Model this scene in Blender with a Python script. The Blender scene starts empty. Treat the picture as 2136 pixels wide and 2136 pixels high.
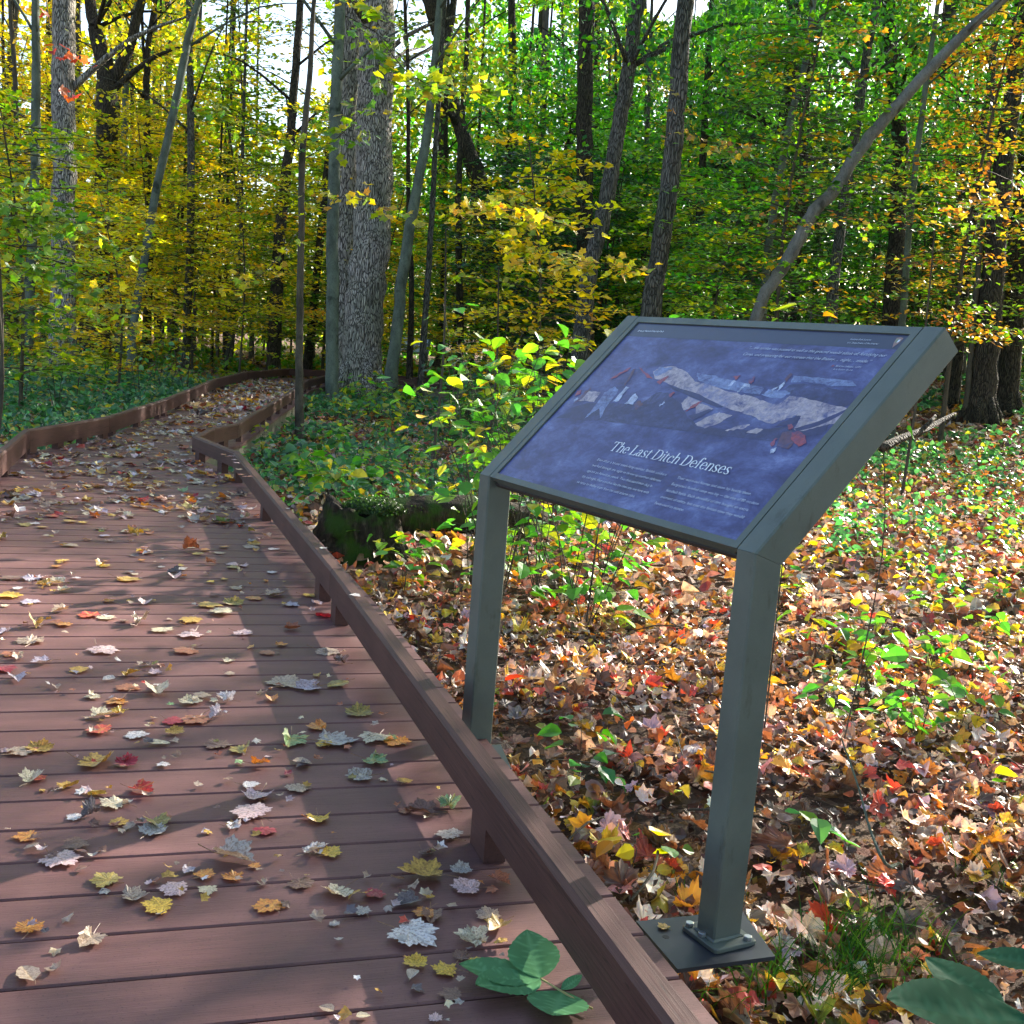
import bpy, math, random
import numpy as np
from mathutils import Matrix, Vector, Euler
random.seed(7); rng = np.random.default_rng(11)
S = bpy.context.scene; C = S.collection
K = 1.25                                   # fitted units -> metres
F, PITCH, ROLL, CAMH = 2460.18, -.14520, .07761, 1.02906*K
BAZ = .31513                               # heading of the deck boards
CB, SB = math.cos(BAZ), math.sin(BAZ)
_f = np.array([0, math.cos(PITCH), math.sin(PITCH)]); _u = np.array([0, -math.sin(PITCH), math.cos(PITCH)]); _r = np.array([1., 0, 0])
RR = math.cos(ROLL)*_r+math.sin(ROLL)*_u; UU = -math.sin(ROLL)*_r+math.cos(ROLL)*_u; FF = _f
EYE = np.array([0, 0, CAMH])
SUN_AZ, SUN_EL = math.radians(49), math.radians(25)
SUN = np.array([math.cos(SUN_AZ)*math.cos(SUN_EL), math.sin(SUN_AZ)*math.cos(SUN_EL), math.sin(SUN_EL)])
def ray(px, py): return FF+RR*(px-1068)/F-UU*(py-1068)/F
def on_z(px, py, z):
    d = ray(px, py); return EYE+d*(z-CAMH)/d[2]
def at(px, py, dep): return EYE+ray(px, py)*dep
def pix(P):
    q = np.asarray(P)-EYE; z = q@FF; z = np.where(np.abs(z) < 1e-3, 1e-3, z)
    return 1068+F*(q@RR)/z, 1068-F*(q@UU)/z, z
def sst(a, b, x):
    t = np.clip((x-a)/(b-a), 0, 1); return t*t*(3-2*t)
def gz(x, y):                              # terrain height
    x = np.asarray(x, float); y = np.asarray(y, float)
    b = -.30+1.30*sst(9, 40, y)*sst(-1, 11, x)
    b = b+.035*np.sin(x*1.3+y*.7)*np.sin(y*1.1-x*.4)+.02*np.sin(x*3.1+1)*np.sin(y*2.7)
    return b
def on_ground(px, py):
    d = ray(px, py); t = 1.
    for i in range(4000):
        P = EYE+d*t
        if P[2] <= gz(P[0], P[1]): break
        t *= 1.01
        if t > 90: break
    return EYE+d*t
# ---------------------------------------------------------------- helpers
def tag(o, label=None, cat=None, group=None, kind=None):
    for k, v in (('label', label), ('category', cat), ('group', group), ('kind', kind)):
        if v: o[k] = v
    return o
def empty(name, loc=(0, 0, 0), rz=0):
    o = bpy.data.objects.new(name, None); C.objects.link(o); o.location = loc; o.rotation_euler = (0, 0, rz); o.empty_display_size = .1; return o
def link(name, me, parent=None, world=True):
    o = bpy.data.objects.new(name, me); C.objects.link(o)
    if parent is not None:
        o.parent = parent
        if world: o.matrix_parent_inverse = parent_mat(parent).inverted()
    return o
def parent_mat(p):
    m = Matrix.Translation(p.location) @ p.rotation_euler.to_matrix().to_4x4() @ Matrix.Diagonal((*p.scale, 1))
    if p.parent: m = parent_mat(p.parent) @ p.matrix_parent_inverse @ m
    return m
def mesh(name, V, Fs, mats, col=None, vein=None, smooth=False, mi=None):
    """V (n,3); Fs list of int arrays (m,k)"""
    V = np.asarray(V, np.float32); me = bpy.data.meshes.new(name)
    if not isinstance(Fs, list): Fs = [Fs]
    Fs = [np.asarray(f, np.int32) for f in Fs if len(f)]
    tot = np.concatenate([np.full(len(f), f.shape[1], np.int32) for f in Fs]); idx = np.concatenate([f.ravel() for f in Fs])
    me.vertices.add(len(V)); me.vertices.foreach_set('co', V.ravel())
    me.loops.add(len(idx)); me.loops.foreach_set('vertex_index', idx)
    me.polygons.add(len(tot)); st = np.concatenate([[0], np.cumsum(tot)[:-1]]).astype(np.int32)
    me.polygons.foreach_set('loop_start', st)
    if mi is not None: me.polygons.foreach_set('material_index', np.asarray(mi, np.int32))
    me.polygons.foreach_set('use_smooth', np.full(len(tot), bool(smooth)))
    me.update(calc_edges=True)
    if col is not None:
        a = me.color_attributes.new('col', 'FLOAT_COLOR', 'POINT'); c = np.ones((len(V), 4), np.float32); c[:, :3] = col; a.data.foreach_set('color', c.ravel())
    if vein is not None:
        a = me.attributes.new('vein', 'FLOAT', 'POINT'); a.data.foreach_set('value', np.asarray(vein, np.float32))
    for m in (mats if isinstance(mats, (list, tuple)) else [mats]): me.materials.append(m)
    return me
class MB:
    def __init__(s): s.v = []; s.f = []; s.n = 0; s.c = []
    def add(s, V, Fs, c=None):
        V = np.asarray(V, float)
        for f in (Fs if isinstance(Fs, list) else [Fs]): s.f.append(np.asarray(f, int)+s.n)
        s.v.append(V); s.n += len(V)
        if c is not None: s.c.append(np.broadcast_to(np.asarray(c, float), (len(V), 3)))
    def get(s, name, mat, smooth=False):
        by = {}
        for f in s.f: by.setdefault(f.shape[1], []).append(f)
        return mesh(name, np.concatenate(s.v), [np.concatenate(b) for b in by.values()], mat, col=np.concatenate(s.c) if s.c else None, smooth=smooth)
    def obj(s, name, mat, parent=None, smooth=False): return link(name, s.get(name, mat, smooth), parent)
def prism(base, h0, h1, axis=None, cham=0):
    """base polygon (n,2 or n,3), extruded between two heights"""
    b = np.asarray(base, float); n = len(b)
    lo = np.c_[b[:, :2], np.full(n, h0)]; hi = np.c_[b[:, :2], np.full(n, h1)]
    q = np.array([[i, (i+1) % n, n+(i+1) % n, n+i] for i in range(n)])
    if cham:
        c = b[:, :2].mean(0); hi2 = hi.copy(); d = hi2[:, :2]-c; L = np.linalg.norm(d, axis=1, keepdims=True); hi2[:, :2] = c+d*(1-cham*1.3/L); hi[:, 2] -= cham
        V = np.r_[lo, hi, hi2]; q2 = q+n
        return V, [q, q2, np.arange(2*n, 3*n)[None], np.arange(n)[::-1][None]]
    return np.r_[lo, hi], [q, np.arange(n, 2*n)[None], np.arange(n)[::-1][None]]
def extr(P, off):
    """closed 3D polygon P extruded along off"""
    P = np.asarray(P, float); n = len(P)
    return np.r_[P, P+np.asarray(off)], [np.array([[i, (i+1) % n, n+(i+1) % n, n+i] for i in range(n)]), np.arange(n)[::-1][None], np.arange(n, 2*n)[None]]
def tube(P, R, sides=8, rough=0, seed=0, cap=True):
    P = np.asarray(P, float); n = len(P); R = np.broadcast_to(np.asarray(R, float), (n,))
    T = np.gradient(P, axis=0); T /= np.linalg.norm(T, axis=1, keepdims=True)+1e-9
    ref = np.array([1., 0, 0]) if abs(T[0][2]) > .7 else np.array([0, 0, 1.])
    A = np.cross(T, ref); A /= np.linalg.norm(A, axis=1, keepdims=True)+1e-9; B = np.cross(T, A)
    th = np.linspace(0, 2*math.pi, sides, endpoint=False); r = R[:, None]*np.ones(sides)
    if rough:
        g = np.random.default_rng(seed); r = r*(1+rough*g.normal(size=sides)[None]*.6+rough*.5*g.normal(size=(n, sides)))
    V = P[:, None]+r[..., None]*(np.cos(th)[None, :, None]*A[:, None]+np.sin(th)[None, :, None]*B[:, None])
    i, j = np.meshgrid(np.arange(n-1), np.arange(sides), indexing='ij'); j2 = (j+1) % sides
    Fq = np.stack([i*sides+j, i*sides+j2, (i+1)*sides+j2, (i+1)*sides+j], -1).reshape(-1, 4)
    V = V.reshape(-1, 3); Fs = [Fq]
    if cap: Fs += [np.arange(sides)[::-1][None], (np.arange(sides)+(n-1)*sides)[None]]
    return V, Fs
def smooth_path(P, n):
    P = np.asarray(P, float); t = np.linspace(0, len(P)-1, n); out = []
    for a in t:
        i = min(int(a), len(P)-2); f = a-i; p0 = P[max(i-1, 0)]; p1 = P[i]; p2 = P[i+1]; p3 = P[min(i+2, len(P)-1)]
        out.append(.5*((2*p1)+(-p0+p2)*f+(2*p0-5*p1+4*p2-p3)*f*f+(-p0+3*p1-3*p2+p3)*f**3))
    return np.array(out)
# ---------------------------------------------------------------- materials
def mat(name):
    m = bpy.data.materials.new(name); m.use_nodes = True; nt = m.node_tree; nt.nodes.clear()
    o = nt.nodes.new('ShaderNodeOutputMaterial'); return m, nt, o
def N(nt, t, **k):
    n = nt.nodes.new(t)
    for a, v in k.items():
        if a.startswith('i_'): n.inputs[a[2:].replace('_', ' ')].default_value = v
        else: setattr(n, a, v)
    return n
def ramp(nt, fac, stops, interp='LINEAR'):
    r = nt.nodes.new('ShaderNodeValToRGB'); e = r.color_ramp.elements; r.color_ramp.interpolation = interp
    while len(e) < len(stops): e.new(.5)
    for q, (p, c) in zip(e, stops): q.position = p; q.color = (*c, 1) if len(c) == 3 else c
    nt.links.new(fac, r.inputs[0]); return r.outputs[0]
def mixc(nt, f, a, b, mode='MIX'):
    n = nt.nodes.new('ShaderNodeMix'); n.data_type = 'RGBA'; n.blend_type = mode
    for s, v in ((0, f), (6, a), (7, b)):
        if hasattr(v, 'links'): nt.links.new(v, n.inputs[s])
        elif s == 0: n.inputs[0].default_value = v
        else: n.inputs[s].default_value = (*v, 1)
    return n.outputs[2]
def noise(nt, vec, scale, detail=4, rough=.55, dist=0):
    n = N(nt, 'ShaderNodeTexNoise'); n.inputs['Scale'].default_value = scale; n.inputs['Detail'].default_value = detail; n.inputs['Roughness'].default_value = rough; n.inputs['Distortion'].default_value = dist
    if vec is not None: nt.links.new(vec, n.inputs['Vector'])
    return n.outputs['Fac']
def mapping(nt, out, scale=(1, 1, 1), rot=(0, 0, 0)):
    m = N(nt, 'ShaderNodeMapping'); m.inputs['Scale'].default_value = scale; m.inputs['Rotation'].default_value = rot; nt.links.new(out, m.inputs['Vector']); return m.outputs[0]
def bsdf(nt, o, col, rough=.6, bump=None, bstr=.3, bdist=.01, spec=.5, metal=0, coat=0):
    b = N(nt, 'ShaderNodeBsdfPrincipled')
    if hasattr(col, 'links'): nt.links.new(col, b.inputs['Base Color'])
    else: b.inputs['Base Color'].default_value = (*col, 1)
    if hasattr(rough, 'links'): nt.links.new(rough, b.inputs['Roughness'])
    else: b.inputs['Roughness'].default_value = rough
    b.inputs['Specular IOR Level'].default_value = spec; b.inputs['Metallic'].default_value = metal; b.inputs['Coat Weight'].default_value = coat; b.inputs['Coat Roughness'].default_value = .08
    if bump is not None:
        q = N(nt, 'ShaderNodeBump'); q.inputs['Strength'].default_value = bstr; q.inputs['Distance'].default_value = bdist; nt.links.new(bump, q.inputs['Height']); nt.links.new(q.outputs[0], b.inputs['Normal'])
    nt.links.new(b.outputs[0], o.inputs[0]); return b
def leaf_mat(name, trans=.5, rough=.5, dead=False, base=None, gloss=1., veins=False):
    m, nt, o = mat(name); tc = N(nt, 'ShaderNodeTexCoord')
    if base is None:
        a = N(nt, 'ShaderNodeAttribute', attribute_name='col').outputs['Color']
    else:
        a = N(nt, 'ShaderNodeRGB'); a.outputs[0].default_value = (*base, 1); a = a.outputs[0]
    if dead:
        v = N(nt, 'ShaderNodeAttribute', attribute_name='vein').outputs['Fac']; oi = N(nt, 'ShaderNodeObjectInfo')
        w = N(nt, 'ShaderNodeVectorMath', operation='ADD'); nt.links.new(tc.outputs['Object'], w.inputs[0]); nt.links.new(oi.outputs['Location'], w.inputs[1])
        n1 = noise(nt, w.outputs[0], 1.3 if base is not None else 18, 3); blot = ramp(nt, n1, [(.38, (.55, .42, .34)), (.52, (1, 1, 1)), (.7, (1.15, 1.1, .95))])
        c = mixc(nt, .85, a, blot, 'MULTIPLY'); vv = ramp(nt, v, [(.0, (1, 1, 1)), (.80, (1, 1, 1)), (.93, (1.35, 1.3, 1.1))]); c = mixc(nt, .8, c, vv, 'MULTIPLY')
        n2 = noise(nt, w.outputs[0], 60, 2); sp = ramp(nt, n2, [(.28, (.35, .25, .2)), (.36, (1, 1, 1))]); c = mixc(nt, .7, c, sp, 'MULTIPLY')
    else:
        n1 = noise(nt, tc.outputs['Object'], 9, 2); c = mixc(nt, .6, a, ramp(nt, n1, [(.3, (.7, .75, .6)), (.7, (1.25, 1.2, 1.2))]), 'MULTIPLY')
    if veins: c = mixc(nt, N(nt, 'ShaderNodeAttribute', attribute_name='vein').outputs['Fac'], c, mixc(nt, 1., c, (1.5, 1.4, 1.5), 'MULTIPLY'))
    d = N(nt, 'ShaderNodeBsdfDiffuse'); t = N(nt, 'ShaderNodeBsdfTranslucent'); g = N(nt, 'ShaderNodeBsdfGlossy'); g.inputs['Roughness'].default_value = rough; g.inputs['Color'].default_value = (1, 1, 1, 1)
    nt.links.new(c, d.inputs[0]); tcx = mixc(nt, 1., c, (1.7, 1.65, .7) if not dead else (1.4, 1.0, .6), 'MULTIPLY'); nt.links.new(tcx, t.inputs[0])
    x = N(nt, 'ShaderNodeMixShader'); x.inputs[0].default_value = trans; nt.links.new(d.outputs[0], x.inputs[1]); nt.links.new(t.outputs[0], x.inputs[2])
    fr = N(nt, 'ShaderNodeLayerWeight'); pw = N(nt, 'ShaderNodeMath', operation='POWER'); pw.inputs[1].default_value = 4.; nt.links.new(fr.outputs['Facing'], pw.inputs[0]); fm = N(nt, 'ShaderNodeMath', operation='MULTIPLY_ADD'); fm.inputs[1].default_value = (.36 if dead else .3)*gloss; fm.inputs[2].default_value = (.045 if dead else .03)*gloss; nt.links.new(pw.outputs[0], fm.inputs[0])
    y = N(nt, 'ShaderNodeMixShader'); nt.links.new(fm.outputs[0], y.inputs[0]); nt.links.new(x.outputs[0], y.inputs[1]); nt.links.new(g.outputs[0], y.inputs[2]); nt.links.new(y.outputs[0], o.inputs[0])
    return m
def bark_mat(name, light, dark, ridged=True, patch=None):
    m, nt, o = mat(name); tc = N(nt, 'ShaderNodeTexCoord').outputs['Object']
    if ridged:
        v1 = mapping(nt, tc, (1, 1, .095)); w = N(nt, 'ShaderNodeVectorMath', operation='ADD'); nn = N(nt, 'ShaderNodeTexNoise'); nn.inputs['Scale'].default_value = 4.; nt.links.new(tc, nn.inputs['Vector'])
        sc = N(nt, 'ShaderNodeVectorMath', operation='SCALE'); sc.inputs['Scale'].default_value = .06; nt.links.new(nn.outputs['Color'], sc.inputs[0]); nt.links.new(v1, w.inputs[0]); nt.links.new(sc.outputs[0], w.inputs[1])
        vo = N(nt, 'ShaderNodeTexVoronoi', feature='DISTANCE_TO_EDGE'); vo.inputs['Scale'].default_value = 34; nt.links.new(w.outputs[0], vo.inputs['Vector'])
        ns = noise(nt, mapping(nt, tc, (8, 8, 1.6)), 6, 5)
        h = N(nt, 'ShaderNodeMath', operation='MULTIPLY_ADD'); nt.links.new(ns, h.inputs[0]); h.inputs[1].default_value = .25
        r0 = ramp(nt, vo.outputs['Distance'], [(.0, (0, 0, 0)), (.13, (.75,)*3), (.35, (1,)*3)]); nt.links.new(r0, h.inputs[2])
        c = mixc(nt, 1., ramp(nt, vo.outputs['Distance'], [(.01, dark), (.10, tuple(.5*(a+b) for a, b in zip(light, dark))), (.25, light)]), ramp(nt, ns, [(.3, (.65,)*3), (.7, (1.25,)*3)]), 'MULTIPLY')
        big = noise(nt, tc, 1.1, 3); c = mixc(nt, .7, c, ramp(nt, big, [(.35, (.7, .8, .68)), (.6, (1.1,)*3)]), 'MULTIPLY')
        bsdf(nt, o, c, .9, h.outputs[0], 1., .03, spec=.25)
    else:
        n1 = noise(nt, mapping(nt, tc, (1, 1, .5)), 5, 5, .65); n2 = noise(nt, mapping(nt, tc, (3, 3, 1.2)), 22, 4, .7)
        c = ramp(nt, n1, [(.3, dark), (.55, light), (.72, tuple(min(1, a*1.35) for a in light))]); c = mixc(nt, .8, c, ramp(nt, n2, [(.32, (.4,)*3), (.45, (1,)*3), (.7, (1.2,)*3)]), 'MULTIPLY')
        k = noise(nt, tc, 3.1, 2); c = mixc(nt, .9, c, ramp(nt, k, [(.30, patch or (.25, .28, .22)), (.38, (1,)*3)]), 'MULTIPLY')
        bsdf(nt, o, c, .85, n2, .7, .012, spec=.3)
    return m
M = {}
M['leaf'] = leaf_mat('leaf_green', .56, .42)
M['grass'] = simple('grass_blade', (.1, .2, .04), .5) if False else leaf_mat('grass_blade', .3, .6, gloss=0)
M['litter'] = leaf_mat('leaf_litter', .22, .42, dead=True)
M['oak'] = bark_mat('oak_bark', (.50, .44, .385), (.05, .040, .034))
M['ash'] = bark_mat('ash_bark', (.17, .155, .135), (.04, .036, .03))
M['dark'] = bark_mat('dark_bark', (.095, .075, .055), (.02, .016, .012))
M['gray'] = bark_mat('gray_bark', (.115, .135, .10), (.05, .058, .045), False)
M['silver'] = bark_mat('silver_bark', (.155, .15, .135), (.065, .06, .052), False)
M['thin'] = bark_mat('young_bark', (.085, .07, .05), (.035, .03, .02), False)
def simple(name, col, rough=.6, **k):
    m, nt, o = mat(name); bsdf(nt, o, col, rough, **k); return m
def deck_mat():
    m, nt, o = mat('composite_deck'); g = N(nt, 'ShaderNodeNewGeometry').outputs['Position']
    a = mapping(nt, g, (1, 1, 1), (0, 0, -BAZ)); grain = noise(nt, mapping(nt, a, (3, 90, 90)), 3, 4, .6); blot = noise(nt, g, 3.2, 5, .65); wear = noise(nt, mapping(nt, a, (.6, 5.5, 1)), 1.6, 2)
    c = ramp(nt, blot, [(.3, (.112, .048, .046)), (.5, (.142, .064, .060)), (.72, (.185, .090, .082))]); c = mixc(nt, .5, c, ramp(nt, grain, [(.3, (.6,)*3), (.7, (1.3,)*3)]), 'MULTIPLY'); c = mixc(nt, .8, c, ramp(nt, wear, [(.35, (.78,)*3), (.65, (1.2,)*3)]), 'MULTIPLY')
    grit = noise(nt, g, 160, 2); c = mixc(nt, .7, c, ramp(nt, grit, [(.30, (.45,)*3), (.38, (1,)*3), (.74, (1,)*3), (.80, (2.6, 2.4, 2.2))]), 'MULTIPLY')
    r = ramp(nt, blot, [(.3, (.46,)*3), (.7, (.62,)*3)])
    bsdf(nt, o, c, r, grain, .35, .0025, spec=.38); return m
M['deck'] = deck_mat()
def rail_mat():
    m, nt, o = mat('stained_timber'); tc = N(nt, 'ShaderNodeTexCoord').outputs['Object']
    grain = noise(nt, mapping(nt, tc, (1.2, 60, 60)), 2.2, 5, .65, .3); b = noise(nt, tc, 4, 4)
    # long drying checks along the grain
    cw = noise(nt, mapping(nt, tc, (.55, 24, 24)), 1.3, 3, .5, .15); ck = ramp(nt, cw, [(.492, (1,)*3), (.4985, (.22, .2, .2)), (.5015, (.22, .2, .2)), (.508, (1,)*3)])
    c = ramp(nt, b, [(.3, (.066, .027, .023)), (.7, (.100, .043, .035))]); c = mixc(nt, .55, c, ramp(nt, grain, [(.3, (.6,)*3), (.7, (1.35,)*3)]), 'MULTIPLY'); c = mixc(nt, .8, c, ck, 'MULTIPLY')
    bsdf(nt, o, c, .58, grain, .4, .003, spec=.35); return m
M['rail'] = rail_mat()
def paint_mat():
    m, nt, o = mat('painted_steel'); tc = N(nt, 'ShaderNodeTexCoord').outputs['Object']
    n1 = noise(nt, tc, 700, 2); n2 = noise(nt, tc, 7, 4); c = ramp(nt, n2, [(.3, (.088, .108, .094)), (.7, (.118, .140, .122))]); c = mixc(nt, .5, c, ramp(nt, n1, [(.35, (.8,)*3), (.7, (1.2,)*3)]), 'MULTIPLY')
    n3 = noise(nt, mapping(nt, tc, (1, 1, .35)), 16, 6, .7); c = mixc(nt, .8, c, ramp(nt, n3, [(.30, (.62, .60, .52)), (.40, (1,)*3), (.66, (1,)*3), (.74, (1.25, 1.25, 1.18))]), 'MULTIPLY'); bsdf(nt, o, c, ramp(nt, n3, [(.3, (.34,)*3), (.7, (.52,)*3)]), n1, .12, .0006, spec=.5); return m
M['paint'] = paint_mat()
M['seam'] = simple('dark_seam', (.012, .014, .015), .7)
M['gasket'] = simple('black_gasket', (.01, .01, .012), .6)
M['galv'] = simple('galvanised_bolt', (.55, .56, .58), .35, metal=.9)
M['steel'] = simple('bracket_steel', (.032, .038, .05), .42, metal=.2)
def panel_mat():
    m, nt, o = mat('printed_panel'); tc = N(nt, 'ShaderNodeTexCoord').outputs['Object']
    n = noise(nt, mapping(nt, tc, (1, 1, 2.2)), 6.5, 9, .74, .25); c = ramp(nt, n, [(.34, (.022, .022, .085)), (.47, (.050, .052, .18)), (.57, (.09, .105, .28)), (.70, (.21, .25, .50))])
    bsdf(nt, o, c, .30, spec=.5, coat=.28); return m
M['panel'] = panel_mat()
def strokes(name, col, lo=.40, hi=.58):
    m, nt, o = mat(name); tc = N(nt, 'ShaderNodeTexCoord').outputs['Object']; base = noise(nt, mapping(nt, tc, (1, 1, 2.2)), 6.5, 9, .74, .25); bc = ramp(nt, base, [(.34, (.022, .022, .085)), (.47, (.050, .052, .18)), (.57, (.09, .105, .28)), (.70, (.21, .25, .50))])
    n = noise(nt, mapping(nt, tc, (1, 1, 1.8), (.3, .2, .5)), 19, 8, .78, .5); n2 = noise(nt, tc, 60, 5, .7, .8); k = ramp(nt, n, [(lo-.08, (0,)*3), (lo, (.45,)*3), (hi, (1,)*3)])
    c = mixc(nt, 1., col, ramp(nt, n2, [(.3, (.62,)*3), (.7, (1.35,)*3)]), 'MULTIPLY'); bsdf(nt, o, mixc(nt, k, bc, c), .3, spec=.5, coat=.28); return m
def printm(name, col, var=.35):
    m, nt, o = mat(name); tc = N(nt, 'ShaderNodeTexCoord').outputs['Object']; n = noise(nt, tc, 26, 5, .7, .8)
    c = mixc(nt, 1., col, ramp(nt, n, [(.3, (1-var,)*3), (.7, (1+var,)*3)]), 'MULTIPLY'); bsdf(nt, o, c, .3, spec=.5, coat=.28); return m
M['band'] = printm('print_charcoal', (.035, .045, .085), .1); M['cream'] = strokes('print_cream', (.46, .38, .42), .44, .55); M['haze'] = strokes('print_pale_blue', (.22, .28, .50), .46, .58)
M['shade'] = printm('print_indigo', (.035, .035, .12)); M['redc'] = strokes('print_red', (.34, .055, .07), .43, .55); M['whitec'] = strokes('print_white', (.5, .55, .72), .43, .53); M['brownc'] = strokes('print_brown', (.12, .05, .08), .42, .55); M['mid'] = strokes('print_violet', (.030, .028, .095), .42, .56)
M['ink'] = simple('print_ink_white', (.80, .84, .92), .4); M['ink2'] = simple('print_ink_grey', (.5, .55, .68), .4)
M['emb'] = simple('print_emblem', (.32, .20, .18), .4); M['embg'] = simple('print_emblem_green', (.2, .32, .2), .4)
# ---------------------------------------------------------------- camera, light, world
cam = bpy.data.cameras.new('camera'); co = bpy.data.objects.new('camera', cam); C.objects.link(co)
cam.sensor_width = 36; cam.lens = F/2136*36; cam.clip_start = .05; cam.clip_end = 3000
co.matrix_world = Matrix(((RR[0], UU[0], -FF[0], 0), (RR[1], UU[1], -FF[1], 0), (RR[2], UU[2], -FF[2], CAMH), (0, 0, 0, 1))); S.camera = co
sl = bpy.data.lights.new('sun', 'SUN'); so = bpy.data.objects.new('sun', sl); C.objects.link(so); sl.energy = 5.; sl.angle = math.radians(.55); sl.color = (1, .93, .82)
so.rotation_euler = Vector(SUN).to_track_quat('Z', 'Y').to_euler()
w = bpy.data.worlds.new('World'); S.world = w; w.use_nodes = True; nt = w.node_tree; bg = nt.nodes['Background']; sk = nt.nodes.new('ShaderNodeTexSky'); sk.sky_type = 'NISHITA'; sk.sun_disc = False
sk.sun_elevation = SUN_EL; sk.sun_rotation = math.pi/2-SUN_AZ; sk.air_density = 1.; sk.dust_density = 1.5; nt.links.new(sk.outputs[0], bg.inputs[0]); bg.inputs[1].default_value = .085
S.view_settings.view_transform = 'Standard'; S.view_settings.look = 'None'; S.view_settings.exposure = 2.2; S.view_settings.gamma = 1
S.cycles.max_bounces = 4; S.cycles.diffuse_bounces = 2; S.cycles.glossy_bounces = 2; S.cycles.transmission_bounces = 2; S.cycles.use_adaptive_sampling = True; S.cycles.adaptive_threshold = .05; S.cycles.use_denoising = True; S.cycles.caustics_reflective = False; S.cycles.sample_clamp_indirect = 8
# ---------------------------------------------------------------- leaf geometry
def proto(kind):
    """2-D outline (unit length ~1, base at origin, tip +y) -> V(n,3) F(m,3) vein(n)"""
    if kind == 'rhomb':
        V = [(0, 0, 0), (.34, .45, .08), (0, 1, 0), (-.34, .45, .08)]; return np.array(V), np.array([[0, 1, 2], [0, 2, 3]]), np.zeros(4)
    if kind == 'oval':
        V = [(0, 0, 0), (.28, .16, .05), (.38, .42, .07), (.22, .76, .02), (0, 1, -.06), (-.22, .76, .02), (-.38, .42, .07), (-.28, .16, .05), (0, .45, 0)]
        return np.array(V), np.array([[8, i, (i+1) % 8] for i in range(8)]), np.array([1, 0, 0, 0, 1, 0, 0, 0, 1.])
    if kind == 'lance':
        t = np.linspace(0, 1, 9); wd = .30*np.sin(np.pi*t**.8)**.75; V = [(0, a, -.12*a*a) for a in t]+[(wd[i]*(1+.06*(-1)**i), t[i]+.02, .07*wd[i]/.3-.12*t[i]**2) for i in range(1, 8)]+[(-wd[i]*(1+.06*(-1)**i), t[i]+.02, .07*wd[i]/.3-.12*t[i]**2) for i in range(1, 8)]
        Fc = []
        for s, k in ((9, 1), (16, -1)):
            for i in range(8):
                a, b = i, i+1; c = s+i-1 if i > 0 else None; d = s+i if i < 7 else None
                for tri in (([a, b, d] if d is not None else None), ([a, d, c] if (c is not None and d is not None) else None), ([a, b, c] if d is None else None)):
                    if tri: Fc.append(tri if k > 0 else tri[::-1])
        return np.array(V), np.array(Fc), np.r_[np.ones(9), np.zeros(14)]
    # maple / detailed maple
    tips = [(-148, .50), (-100, .78), (-48, .92), (0, 1.05), (48, .92), (100, .78), (148, .50)] if kind == 'maple_fine' else [(-105, .72), (-50, .9), (0, 1.), (50, .9), (105, .72)]
    c0 = np.array([0, .36]); out = [(c0[0], c0[1]-.22, 0)]; 
    rel = []
    for k, (a, r) in enumerate(tips):
        if kind == 'maple_fine':
            for da, f in ((-22, .76), (-15, .86), (-9, .80), (0, 1.), (9, .80), (15, .86), (22, .76)): rel.append((a+da, r*f*.62, 1. if da == 0 else 0.))
        else:
            for da, f in ((-16, .74), (0, 1.), (16, .74)): rel.append((a+da, r*f*.62, 1. if da == 0 else 0.))
        if k < len(tips)-1: rel.append(((a+tips[k+1][0])/2, .40, 0.))
    V = [(0, .36, 0)]; vn = [1.]
    for a, r, v in rel:
        q = math.radians(a); V.append((math.sin(q)*r, .36+math.cos(q)*r, 0)); vn.append(v)
    V.append((0, .2, 0)); vn.append(.3); n = len(V)
    Fc = [[0, i+1 if i+1 < n else 1, i] for i in range(1, n)]
    V = np.array(V)
    # inner ring for curl
    inner = V[1:]*1.; inner[:, :2] = np.array([0, .36])+(inner[:, :2]-np.array([0, .36]))*.5; m = len(inner)
    V2 = np.r_[V, inner]; Fc = []; 
    for i in range(m):
        j = (i+1) % m; o1, o2, i1, i2 = 1+i, 1+j, 1+m+i, 1+m+j; Fc += [[0, i2, i1], [i1, i2, o2], [i1, o2, o1]]
    return V2, np.array(Fc), np.r_[vn, vn[1:]]
PR = {k: proto(k) for k in ('rhomb', 'oval', 'lance', 'maple', 'maple_fine')}
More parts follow.
